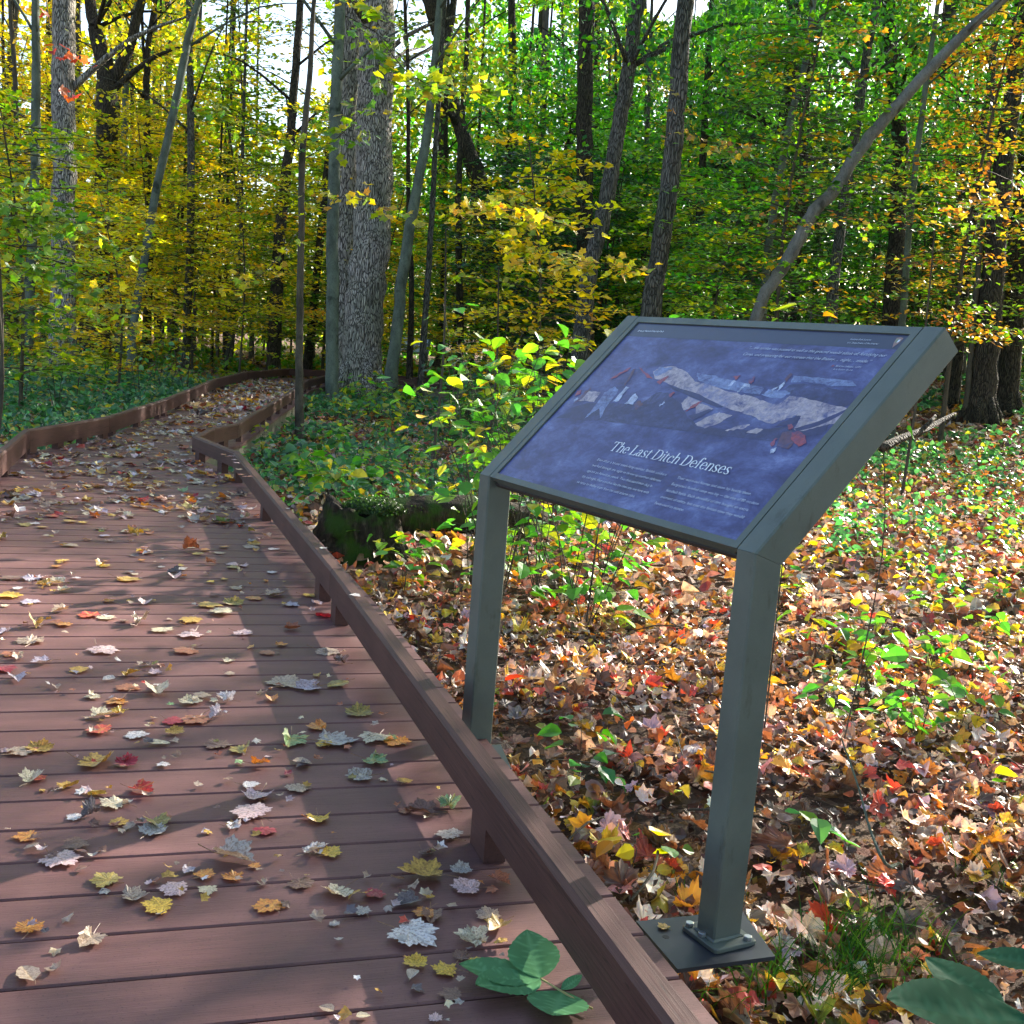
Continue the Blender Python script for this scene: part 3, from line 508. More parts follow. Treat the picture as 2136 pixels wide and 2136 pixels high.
# serif capitals and small letters for the title
def serif(ch):
    Q = []
    def R(x0, y0, x1, y1): Q.append([(x0, y0), (x1, y0), (x1, y1), (x0, y1)])
    def arc(cx, cy, rx, ry, a0, a1, tx=.125, ty=.045, n=22):
        o = [(cx+rx*math.cos(t), cy+ry*math.sin(t)) for t in np.radians(np.linspace(a0, a1, n))]; i = [(cx+(rx-tx)*math.cos(t), cy+(ry-ty)*math.sin(t)) for t in np.radians(np.linspace(a0, a1, n))]
        for k in range(n-1): Q.append([o[k], o[k+1], i[k+1], i[k]])
    def foot(xc, w=.30, y=0.): R(xc-w/2, y, xc+w/2, y+.04)
    st = .13
    if ch == 'T': R(.0, .95, .86, 1.); Q.append([(0, .95), (0, .76), (.04, .76), (.12, .95)]); Q.append([(.86, .95), (.74, .95), (.82, .76), (.86, .76)]); R(.365, 0, .495, .95); foot(.43, .34); return Q, .90
    if ch == 'L': R(.09, 0, .22, 1); foot(.155, .31, .96); R(0, 0, .66, .045); Q.append([(.66, .0), (.70, .26), (.66, .26), (.52, .045)]); return Q, .72
    if ch == 'D': R(.09, 0, .22, 1); R(0, .96, .40, 1.); R(0, 0, .40, .045); arc(.38, .5, .46, .5, -90, 90, .14, .045); return Q, .90
    if ch == 'h': R(.08, 0, .20, 1.05); R(0, 1.01, .10, 1.05); foot(.14, .26); arc(.34, .44, .255, .25, 0, 165, .12, .06); R(.475, 0, .595, .45); foot(.535, .26); return Q, .68
    if ch == 'n': R(.08, 0, .20, .68); R(0, .64, .10, .68); foot(.14, .26); arc(.34, .44, .255, .25, 0, 165, .12, .06); R(.475, 0, .595, .45); foot(.535, .26); return Q, .68
    if ch == 'i': R(.08, 0, .20, .68); R(0, .64, .10, .68); foot(.14, .26); arc(.14, .90, .078, .078, 0, 360, .078, .078); return Q, .30
    if ch == 'e': arc(.30, .34, .29, .35, 0, 322, .125, .05); R(.09, .345, .57, .385); return Q, .62
    if ch == 'c': arc(.31, .34, .29, .35, 38, 322, .125, .05); arc(.46, .53, .07, .07, 0, 360, .07, .07); return Q, .58
    if ch == 'a': R(.37, .06, .49, .48); arc(.28, .48, .21, .21, 0, 150, .12, .05); arc(.13, .54, .07, .06, 0, 360, .07, .06); arc(.25, .19, .22, .205, 0, 360, .12, .045); arc(.50, .1, .13, .1, 180, 330, .12, .05); return Q, .62
    if ch == 's': arc(.24, .51, .20, .18, 35, 250, .10, .05); arc(.25, .175, .22, .185, -150, 75, .10, .05); Q.append([(.08, .42), (.15, .50), (.42, .28), (.36, .17)]); R(.39, .50, .42, .66); R(.03, .02, .06, .2); return Q, .52
    if ch == 't': R(.10, .12, .22, .82); R(0, .63, .38, .67); arc(.245, .13, .145, .14, 180, 330, .12, .055); return Q, .42
    if ch == 'f': R(.10, 0, .22, .85); R(0, .63, .36, .67); foot(.16, .28); arc(.28, .86, .18, .19, 35, 180, .12, .05); arc(.40, .95, .065, .065, 0, 360, .065, .065); return Q, .42
    return Q, .30
V = []; Fs = []; x = 0; n = 0; lay = 0
for ch in 'The Last Ditch Defenses':
    Q, adv = serif(ch)
    for p_ in Q:
        V += [(x+a, b, lay % 9) for a, b in p_]; Fs.append([n, n+1, n+2, n+3]); n += 4; lay += 1
    x += adv
V = np.array(V); wd = V[:, 0].max(); T0, T1 = (.351*K, .155*K), (.766*K, .157*K); sc = (T1[0]-T0[0])/wd; hs = .0285*K
P = np.array([pl(T0[0]+a*sc, T0[1]+(T1[1]-T0[1])*a/wd+b*hs, -.0060+9*.00025+c_*.00002) for a, b, c_ in V]); link('title', mesh('title', P, np.array(Fs), M['ink']), panel)
c1 = ["Even after a brutal week-long retreat, British soldiers", "worked through the night to throw up earthen defenses", "against an American attack. Two thousand men dug in", "day and night, their trenches like the ones you see here with", "no tents to shelter them from the cold autumn rains."]
w1 = [.602, .601, .590, .596, .566]
for i, (t, x1) in enumerate(zip(c1, w1)): put('caption_text', t, .343*K, x1*K, (.121-i*.0178)*K, (.1215-i*.0178)*K, .0072*K, M['ink2'])
c2 = ["Their worn-out horses and oxen lay beside them.", "Burgoyne\u2019s fortified camp was big \u2014 the size of 80 modern", "football fields. Each shovelful of dirt bought an extra", "moment of safety, but cost the British time they would", "have used to escape."]
w2 = [.868, .905, .893, .897, .735]
for i, (t, x1) in enumerate(zip(c2, w2)): put('caption_text', t, .640*K, x1*K, (.121-i*.0182)*K, (.1215-i*.0182)*K, .0072*K, M['ink2'])
put('quotation', "\u201c\u2026the armies was posted as well as the ground would admit of, fortifying our", .511*K, .910*K, .504*K, .507*K, .0085*K, M['ink2'], .3)
put('quotation', "Camp, and preparing for our retreat that the Enemy\u2026 night\u2026 made.\u201d", .511*K, .885*K, .483*K, .488*K, .0085*K, M['ink2'], .3)
put('credit', "British Officer, 1777", .806*K, .872*K, .4705*K, .472*K, .0045*K, M['ink2']); put('credit', "in a letter home", .806*K, .858*K, .4615*K, .463*K, .0045*K, M['ink2'])
put('service_text', "National Park Service", .783*K, .838*K, .548*K, .549*K, .0048*K, M['ink2']); put('service_text', "U.S. Department of the Interior", .783*K, .866*K, .538*K, .539*K, .0048*K, M['ink2'])
put('park_name', "Saratoga National Historical Park", .050*K, .157*K, .538*K, .540*K, .0065*K, M['ink'])
flat('emblem', M['emb'], [[(.897*K, .5615*K), (.905*K, .564*K), (.914*K, .5615*K), (.913*K, .549*K), (.906*K, .534*K), (.899*K, .548*K)]], 4, panel)
flat('emblem_tree', M['embg'], [[(.900*K, .558*K), (.904*K, .5600*K), (.9045*K, .548*K), (.901*K, .549*K)]], 5, panel); flat('emblem_light', M['ink'], [[(.9055*K, .556*K), (.910*K, .5575*K), (.910*K, .551*K), (.906*K, .547*K)]], 5, panel)
flat('credit_mark', M['redc'], [[(.792*K, .470*K), (.798*K, .470*K), (.799*K, .475*K), (.793*K, .476*K)]], 4, panel)
# steel brackets carrying the posts from the deck edge
for dx, nm in ((0, 'steel bracket plate under the right sign post, bolted to the deck edge'), (-(W_+a_), 'steel bracket plate under the left sign post, mostly hidden behind the curb rail')):
    A = sg(1.034*K+dx, -.112*K, 0); B = sg(1.066*K+dx, .09*K, 0); D = sg(.861*K+dx, -.079*K, 0); Cc = sg(.900*K+dx, .150*K, 0)
    ctr = (A+B+D+Cc)/4; br = empty('mounting_bracket', (ctr[0], ctr[1], zb-.01)); tag(br, nm, 'bracket', 'brackets under the sign posts')
    q = MB(); PP = [D[:2], A[:2], B[:2], Cc[:2]]
    if np.cross(PP[1]-PP[0], PP[2]-PP[1]) < 0: PP = PP[::-1]
    q.add(*prism(PP, zb-.0115, zb-.0015)); q.obj('plate', M['steel'], br)
    q = MB(); ed = (A-D); nn = np.array([-ed[1], ed[0], 0])/np.linalg.norm(ed)*.008; q.add(*extr([D+[0, 0, zb-.012], A+(D-A)*.05+[0, 0, zb-.012], D+(A-D)*.35+[0, 0, zb-.16], D+[0, 0, zb-.20]], nn)); q.obj('gusset', M['steel'], br)
    Hc = D*.62+A*.38+(Cc-D)*.13; q = MB(); q.add(*prism([(Hc[0]+.0085*math.cos(t), Hc[1]+.0085*math.sin(t)) for t in np.arange(10)*math.pi/5], zb-.0013, zb-.0009)); q.obj('bolt_hole', M['gasket'], br)
# the second sign, far down the walk
def copy_tree(o, parent=None):
    c = o.copy(); C.objects.link(c); c.parent = parent
    if parent is not None: c.matrix_parent_inverse = o.matrix_parent_inverse.copy()
    for ch in [x for x in o.children]:
        if ch.name.split('.')[0] in FARSKIP: continue
        copy_tree(ch, c)
    return c
FARSKIP = {'title', 'caption_text', 'quotation', 'credit', 'service_text', 'park_name', 'emblem', 'emblem_tree', 'emblem_light', 'credit_mark', 'painted_shape', 'red_shape', 'brown_shape', 'long_shadow', 'weld_bead', 'bolt', 'header_band'}
bpy.context.view_layer.update()
s2 = copy_tree(sign); P = at(858, 722, 44); s2.location = (P[0], P[1], -.42); s2.rotation_euler = (0, 0, math.radians(-4)); s2['label'] = 'small distant trail sign with panel coloured pale as if reflecting sky, seen between thin trunks beside the big tree'; s2['group'] = ''
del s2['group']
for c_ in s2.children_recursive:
    if c_.name.startswith('panel'): c_.data = c_.data.copy(); c_.data.materials[0] = simple('painted_sheen_panel', (.78, .82, .92), .25, coat=.5)  # far panel colour lightened to stand in for reflected sky
# ---------------------------------------------------------------- fallen leaves on the deck
LC = {'tan': (.44, .34, .26), 'cream': (.62, .56, .40), 'white': (.70, .68, .70), 'pink': (.62, .46, .48), 'lav': (.47, .42, .52), 'gold': (.50, .31, .05), 'yellow': (.68, .46, .05), 'orange': (.62, .24, .04), 'rust': (.38, .14, .07), 'red': (.58, .06, .04), 'crimson': (.33, .02, .04), 'brown': (.20, .11, .08), 'olive': (.32, .27, .07), 'green': (.24, .40, .17), 'grey': (.42, .40, .38), 'dark': (.12, .10, .12)}
LD = {'tan': 'tan', 'cream': 'pale cream', 'white': 'whitish', 'pink': 'pinkish white', 'lav': 'pale lavender', 'gold': 'golden brown', 'yellow': 'yellow', 'orange': 'orange', 'rust': 'rust brown', 'red': 'bright red', 'crimson': 'dark crimson', 'brown': 'dry brown', 'olive': 'olive brown', 'green': 'pale green', 'grey': 'pale grey', 'dark': 'dark shrivelled'}
cache = {}
def leafdata(kind, colr, var):
    key = (kind, colr, var)
    if key in cache: return cache[key]
    g = np.random.default_rng(hash((kind, var)) % 9999 if False else (len(kind)*31+var*7+3)); curl = [.035, .07, .10, .10, .14, .08, .06][var % 7]
    V, Fa, cl, vn = leaves(kind, [(0, 0, 0)], 1., [(0, 0, 1)], [LC[colr]], g, curl, head=[(0, 8, 0)])
    rr_ = np.hypot(V[:, 0], V[:, 1]); q5 = var % 7
    if q5 == 2: V[:, 2] += np.abs(V[:, 0])*.42; V[:, 0] *= .8
    if q5 == 3: V[:, 2] += 1.3*np.clip(rr_-.26, 0, 1)**2*(1+.6*np.sin(3*np.arctan2(V[:, 0], V[:, 1]))); V[:, :2] *= .88
    if q5 == 4: V[:, 2] += .10*np.sin(11*V[:, 0]+1)*np.sin(9*V[:, 1])+.5*np.clip(V[:, 0], 0, 1); V[:, 0] *= .66
    if q5 == 5: V[:, 2] += .5*np.clip(V[:, 1]-.05, 0, 1)**1.5; V[:, 1] = np.where(V[:, 1] > .25, .25+(V[:, 1]-.25)*.3, V[:, 1])
    if q5 == 6: k6 = V[:, 0] > .12; V[k6, 0] = .12+(V[k6, 0]-.12)*.25; V[k6, 2] += .16
    cl = cl*(1+.25*g.normal(size=(len(cl), 1))*.5)
    if colr in ('orange', 'gold', 'olive', 'green', 'red'): cl = cl*(1-.5*vn[:, None])+np.array([.62, .42, .08])*.5*vn[:, None]
    # petiole
    st, sf = tube(smooth_path([(0, -.02, 0), (.03, -.2, .03), (.08*(-1)**var, -.52, .05+.05*(var % 3))], 5), [.011, .010, .009, .009, .012], 4); sv, sq = st+[0, -.16, 0], sf[0]
    V0z = V[:, 2].min(); V[:, 2] -= V0z; sv[:, 2] += max(0, -sv[:, 2].min())+.012
    n = len(V); Fs = [Fa, sq+n]; cols = np.r_[np.clip(cl, .01, .9), np.tile([[.28, .16, .08]], (len(sv), 1))]
    me = mesh('leaf_'+kind, np.r_[V, sv], Fs, M['litter'], col=cols, vein=np.r_[vn, np.zeros(len(sv))]); cache[key] = me; return me
nleaf = 0; placed = []
def zone(px, py, edge):
    if py > 1960: return 'at the very bottom of the photo'
    if py < 1000: return 'on the far shaded planks before the corner'
    if py < 1185: return 'on the shaded planks short of the sunlit patch'
    if edge < .30: return 'close to the near curb rail'
    if py < 1400: return 'on the sunlit patch of planks in mid deck'
    if px < 330: return 'on the near planks at the left edge'
    return 'on the near planks in the middle of the deck'
def deckleaf(px, py, wpx, colr, kind=None, var=None, z=.003, P=None, edge=None):
    global nleaf
    if P is None: P = on_z(px, py, z)
    dep = (P-EYE)@FF; kind = kind or 'maple_fine'; var = random.choice([0, 0, 1, 1, 2, 3, 4, 5, 6, 7, 8, 9, 10, 11]) if var is None else var
    s = wpx*dep/F/(1.12 if kind == 'maple_fine' else .85); me = leafdata(kind, colr, var)
    o = bpy.data.objects.new('fallen_leaf', me); C.objects.link(o); o.location = (P[0], P[1], z+.001+.0006*(nleaf % 7)); o.rotation_euler = (random.uniform(-.05, .05), random.uniform(-.05, .05), random.uniform(0, 6.28)); o.scale = (s, s, s*random.uniform(.7, 1.1))
    e = abs(tow(P)[0]-side(Rpts, tow(P)[1])) if edge is None else edge; zn = zone(px, py, e) if z < .1 else 'on top of the near curb rail'
    tx = {'maple_fine': 'maple leaf', 'oval': 'oval leaf', 'lance': 'long oval leaf', 'maple': 'small maple leaf'}[kind]; sh = ['flat', 'slightly cupped', 'folded', 'curled', 'crumpled', 'bent', 'half rolled'][var % 7] if wpx > 34 else ''
    tag(o, ' '.join(f"{LD[colr]} {sh} {tx} {'lying ' if len(zn)<40 else ''}{zn}".split()), 'leaf', f"{LD[colr]} {tx}s {zn}"); nleaf += 1; placed.append((P[0], P[1]))
hand = '''110,245,110,tan 40,290,60,rust 65,305,60,tan 375,275,110,pink 295,350,70,gold 330,150,80,red 130,185,80,gold 595,205,80,cream 700,220,90,pink 885,212,80,pink 985,285,60,rust 685,278,90,rust 1040,400,130,tan 1140,415,100,lav 470,415,90,rust 575,430,110,cream 430,465,80,orange 345,447,60,cream 700,468,85,cream 830,460,80,white 365,520,90,cream 435,505,60,yellow 370,573,95,red 505,590,85,white 630,535,80,crimson 720,530,110,rust 800,522,70,lav 640,580,70,gold 800,625,100,brown 890,645,100,olive 65,650,100,tan 140,640,100,gold 345,690,150,gold 460,695,85,crimson 245,780,80,gold 510,788,100,red 425,840,115,cream 345,805,70,olive 340,880,80,dark 435,912,70,gold 570,915,110,olive 555,945,110,grey 105,957,90,orange 215,1040,145,pink 285,990,95,brown 910,770,65,white 945,810,120,pink 925,880,140,pink 855,925,70,white 970,935,85,crimson 1165,893,95,yellow 1145,1015,105,white 1090,780,90,tan 945,697,75,orange 600,697,50,white 1065,605,125,green 1215,610,170,grey 1315,510,100,olive 1170,560,85,orange 1460,615,100,orange 1375,600,110,cream 1330,740,100,grey 1365,685,110,green 1550,870,120,brown 1645,850,120,green 1650,960,100,grey 1565,1105,165,gold 1240,1165,120,cream 1375,1170,80,crimson 1330,1240,75,grey 1225,1280,45,grey 990,1220,115,orange 590,1215,115,yellow 480,1180,110,tan 395,1125,110,olive 650,1155,110,pink 745,1105,75,orange 860,1110,90,orange 760,1155,70,cream 840,1035,160,grey 930,1070,45,orange 685,1080,60,lav 105,1300,115,orange 330,1335,115,tan 1500,1320,185,white 1740,1345,130,cream 1100,1130,100,brown 1595,1630,60,pink 1820,1120,90,rust 1720,1150,110,pink 1520,1430,90,yellow 1640,1450,110,yellow 1505,1200,110,dark 1580,1250,100,brown 60,380,80,lav 205,412,40,tan 560,360,60,pink 545,330,40,brown 1190,280,90,tan 1250,320,70,brown 1165,370,40,gold 1420,600,70,green 1480,760,60,gold 1560,1020,60,brown 1690,1090,80,grey 1180,150,70,crimson 1060,110,70,lav 1000,75,80,tan 930,85,60,orange 760,110,90,gold 700,165,80,gold 820,140,90,cream 850,105,80,olive 530,105,60,pink 510,180,90,tan 460,15,90,gold 400,95,50,orange 230,60,55,cream 40,75,90,yellow 115,100,70,lav 120,15,90,lav 210,30,80,cream 170,40,60,gold 640,12,60,pink 870,50,50,tan 1560,1240,90,orange 1690,1400,80,brown 1830,1290,110,gold 1790,1250,90,tan 1660,1540,90,brown'''.split()
for t in hand:
    x, y, w_, c = t.split(','); deckleaf(float(x)*.56936, 1200+float(y)*.56936, float(w_)*.72, c)
for x, y, w_, c, k in ((1245, 402, 85, 'olive', 'lance'), (105, 1475, 110, 'tan', 'lance'), (570, 620, 70, 'cream', 'lance'), (1665, 560, 60, 'green', 'oval'), (1200, 1595, 55, 'tan', 'oval'), (1325, 1620, 45, 'cream', 'oval'), (300, 1080, 40, 'brown', 'oval'), (1100, 690, 60, 'tan', 'oval')): deckleaf(x*.56936, 1200+y*.56936, w_*.60, c, k, 1)
for px, py, w_, c in ((738, 1244, 30, 'white'), (600, 1063, 14, 'white'), (676, 1144, 22, 'white')): deckleaf(px, py, w_, c, z=RZ+.003, var=0, edge=0)
for px, py, w_, c in ((1386, 1935, 34, 'gold'), (1349, 1990, 24, 'tan')): deckleaf(px, py, w_, c, z=zb+.002, var=1, edge=1)
for i in range(9): deckleaf(470+i*6+random.uniform(-4, 4), 944+i*7+random.uniform(-6, 6), 20, random.choice(['pink', 'tan', 'pink', 'rust']), z=RZ+.003, var=3, edge=0)
# scattered by nature: dense toward the shaded stretch
g2 = np.random.default_rng(5); pool = []; cw = dict(tan=5, cream=4, white=2.5, pink=2.5, lav=1.2, gold=4, yellow=2, orange=2.2, rust=4, red=.8, crimson=.7, brown=4, olive=1.5, green=.5, grey=2.5, dark=1.2); ck = list(cw); cp = np.array([cw[k] for k in ck]); cp /= cp.sum()
for yy in np.arange(1.6*K, 20.6*K, .1):
    wdt = side(Rpts, yy)-side(Lpts, yy); den = 5 if yy < 3.2*K else (20 if yy < 4.6*K else (85 if yy < 6*K else (160 if yy < 7.2*K else 180))); nn_ = g2.poisson(den*.1*wdt)
    for _ in range(nn_):
        u = g2.random(); xx = side(Lpts, yy)+.04+u*(wdt-.08); yq = yy+g2.random()*.1
        if g2.random() < .62+1.5*hn(xx*1.3, yq, 4.3, 2): pool.append(wp(xx, yq))
crumbs = [(np.array([a+g2.normal()*.05, b+g2.normal()*.05, 0]), ck[g2.choice(len(ck), p=cp)], g2.uniform(.014, .036)) for a, b in placed for _ in range(2) if tow((a, b))[0] < side(Rpts, tow((a, b))[1])-.1]
pool = [P for P in pool if -30 < pix(P)[0] < 2160]; pool.sort(key=lambda P: pix(P)[2]); room = 290-nleaf; rest = list(crumbs)
for P in pool:
    px, py, dp = pix(P); c = ck[g2.choice(len(ck), p=cp)]; s = abs(g2.normal(.050, .024))+.014
    if room > 0 and min((abs(P[0]-a)+abs(P[1]-b) for a, b in placed), default=1) > .02: deckleaf(px, py, s*F/dp, c, 'maple_fine' if s > .045 else random.choice(['oval', 'lance', 'maple']), P=P); room -= 1
    else: rest.append((P, c, s))
P = np.array([r[0] for r in rest]); P[:, 2] = .006+g2.random(len(P))*.012; far = P[:, 1] > 12*K
nr = g2.normal(size=P.shape)*.22+[0, 0, 1]; cc = np.array([LC[r[1]] for r in rest])*(1+.15*g2.normal(size=(len(P), 1))); ss = np.array([r[2] for r in rest])*1.1
tag(link('fallen_leaves', leafmesh('fallen_leaves', [leaves('maple', P[~far], ss[~far], nr[~far], cc[~far], g2, .16), leaves('oval', P[far], ss[far]*1.25, nr[far], cc[far], g2, .3)], M['litter'])), 'thick scatter of small dry leaves covering the far half of the boardwalk', 'leaves', kind='stuff')
# ---------------------------------------------------------------- leaf litter on the ground
def field(n, x0, x1, y0, y1, ok, g): 
    X = g.uniform(x0, x1, n); Y = g.uniform(y0, y1, n); k = ok(X, Y); X, Y = X[k], Y[k]; return np.c_[X, Y, gz(X, Y)]
def off_deck(X, Y, pad=.0):
    xp = X*CB+Y*SB; yp = -X*SB+Y*CB; r = np.interp(yp, [tow(p)[1] for p in Rpts[:-2]], [tow(p)[0] for p in Rpts[:-2]]); l = np.interp(yp, [tow(p)[1] for p in Lpts[:-2]], [tow(p)[0] for p in Lpts[:-2]])
    turn = (Y > 21*K*.98) & (Y < 23.2*K) & (X > -4.6*K) & (X < .8*K)
    return ((xp > r+np.where(yp < 6*K, .28, .06)+pad) | (xp < l-.06-pad)) & ~turn
def inview(X, Y, m=120):
    px, py, z = pix(np.stack([X, Y, gz(X, Y)], -1)); return (z > .3) & (px > -m) & (px < 2136+m) & (py < 2136+m*2)
g3 = np.random.default_rng(21); parts = []
A = field(40000, -3, 9, .8, 7.5, lambda X, Y: off_deck(X, Y) & inview(X, Y, 1100) & (g3.random(len(X)) < .72+.8*hn(X, Y, 3.1, 8)), g3)
h = g3.random(len(A)); A[:, 2] += .004+.045*h; k = np.arange(len(A)) % 3
for kd, sel, smin, smax in (('maple_fine', (k == 0) & (A[:, 1] < 4.5), .05, .115), ('maple', (k == 0) & (A[:, 1] >= 4.5), .05, .11), ('maple', k == 1, .04, .09), ('oval', k == 2, .035, .075)):
    q = A[sel]; parts.append(leaves(kd, q, smin+(smax*1.12-smin)*g3.random(len(q))**1.7, g3.normal(size=q.shape)*.5+[0, 0, 1], pcol('litter', len(q), g3, .25)*1.55, g3, .32))
q = field(38000, -3, 8, .8, 6.5, lambda X, Y: off_deck(X, Y) & inview(X, Y, 500), g3); q[:, 2] += .004+.03*g3.random(len(q)); parts.append(leaves('rhomb', q, g3.uniform(.010, .034, len(q)), g3.normal(size=q.shape)*.8+[0, 0, 1], pcol('litter', len(q), g3, .3)*.45, g3, .4))
q = field(66000, -18, 20, 7.5, 20, lambda X, Y: off_deck(X, Y) & inview(X, Y, 700), g3); q[:, 2] += .01+.05*g3.random(len(q)); parts.append(leaves('oval', q, g3.uniform(.06, .125, len(q)), g3.normal(size=q.shape)*.5+[0, 0, 1], pcol('litter', len(q), g3, .3)*1.35, g3, .3))
q = field(66000, -32, 34, 20, 48, lambda X, Y: off_deck(X, Y) & inview(X, Y, 400), g3); q[:, 2] += .02+.05*g3.random(len(q)); parts.append(leaves('rhomb', q, g3.uniform(.12, .24, len(q)), g3.normal(size=q.shape)*.45+[0, 0, 1], pcol('litter', len(q), g3, .3), g3, .3))
tag(link('leaf_litter', leafmesh('leaf_litter', parts, M['litter'])), 'thick carpet of red orange and tan fallen leaves on the forest floor', 'leaf litter', kind='stuff')
# twigs in the litter
q = MB(); g4 = np.random.default_rng(4)
for i in range(150):
    P0 = field(1, .2, 4.5, 1.3, 7, lambda X, Y: off_deck(X, Y, .1), g4)
    if len(P0) == 0: continue
    a = g4.uniform(0, 6.28); l = g4.uniform(.06, .35); d = np.array([math.cos(a), math.sin(a), g4.normal()*.15]); pts = smooth_path([P0[0]+[0, 0, .03], P0[0]+d*l*.5+g4.normal(size=3)*.012+[0, 0, .04], P0[0]+d*l+[0, 0, .03]], 5); q.add(*tube(pts, g4.uniform(.0015, .005), 5))
tag(q.obj('fallen_twigs', M['thin']), 'small dead twigs strewn through the leaf litter', 'twigs', kind='stuff')
# ---------------------------------------------------------------- ground cover
def cover(name, label, n, x0, x1, y0, y1, okf, pal, smin, smax, hmax, g, kind='oval', ncl=7):
    c = field(n, x0, x1, y0, y1, lambda X, Y: off_deck(X, Y, .05) & inview(X, Y, 80) & okf(X, Y), g); m = len(c); P = np.repeat(c, ncl, 0); hh = np.repeat(g.random(m)*hmax, ncl); P = P+g.normal(size=P.shape)*[.07, .07, 0]; P[:, 2] += hh*g.uniform(.4, 1, len(P))+.02
    sc = 1+np.clip(P[:, 1]-8, 0, 40)*.045
    tag(link(name, leafmesh(name, [leaves(kind, P, g.uniform(smin, smax, len(P))*sc, g.normal(size=P.shape)*.55+[0, -.1, 1], pcol(pal, len(P), g, .2), g, .12)], M['leaf'])), label, 'ground cover', kind='stuff')
g5 = np.random.default_rng(8); xpf = lambda X, Y: X*CB+Y*SB
leftok = lambda X, Y: (X < -3.2*K) & (hn(X, Y, .5, 2)+.35*(Y < 17) > -.35)
cover('ground_cover', 'low blue green groundcover along the outside of the left curb rail', 5200, -14, -3, 7, 24, leftok, 'teal', .05, .085, .42, g5)
cover('ground_cover', 'sparser green and yellow groundcover deep in the woods on the left', 3200, -22, 2, 22, 44, lambda X, Y: hn(X, Y, .4, 4) > -.25, 'mixed', .07, .12, .5, g5, 'rhomb')
cover('ground_cover', 'low green seedlings and groundcover between the walk and the two big trunks', 2100, -4, 3.5, 9, 25, lambda X, Y: (hn(X, Y, .8, 6) > -.30), 'teal', .045, .08, .38, g5)
cover('ground_cover', 'blue green leafy patch on the ground right of the sign below the dark trunks', 1500, 2.2, 14, 8.5, 20, lambda X, Y: (hn(X, Y, .9, 11) > -.15+.9*(Y < 10.5)), 'teal', .05, .09, .3, g5, 'oval', 6)
cover('ground_cover', 'green undergrowth on the forest floor beyond the sign', 3600, 1, 26, 13, 40, lambda X, Y: hn(X, Y, .45, 9) > -.2+.6*(Y < 17), 'teal', .055, .1, .35, g5, 'oval', 5)
# ---------------------------------------------------------------- trees
SKY = [(595, 165, 75, 90), (640, 20, 80, 50), (470, 30, 50, 40), (845, 40, 75, 70), (860, 120, 40, 50), (905, 10, 60, 50), (1410, 10, 60, 30), (1960, 20, 30, 25), (300, 60, 26, 40), (180, 40, 18, 30), (1130, 40, 30, 22), (1700, 90, 20, 18)]
def sky_ok(P, g, s=1.25):
    px, py, z = pix(P); k = np.ones(len(P), bool)
    for a, b, c, d in SKY:
        r = ((px-a)/(c*s))**2+((py-b)/(d*s))**2; k &= ~((r < 1) & (g.random(len(P)) < 1.25-.5*r))
    return k
gt = np.random.default_rng(33)
def clumps(Pc, n, rad, size, pal, g, kind='rhomb', flat=.6, nup=.6):
    P = np.repeat(Pc, n, 0); off = g.normal(size=P.shape)*rad*.6; off[:, 2] *= flat; P = P+off
    return leaves(kind, P, size*g.uniform(.6, 1.25, len(P)), g.normal(size=P.shape)*.75+[0, 0, nup], np.where(g.random((len(P), 1)) < .7, np.repeat(pcol(pal, len(Pc), g, .28), n, 0)*(1+.1*g.normal(size=(len(P), 1))), pcol(pal, len(P), g, .2)), g, .0 if kind == 'rhomb' else .1)
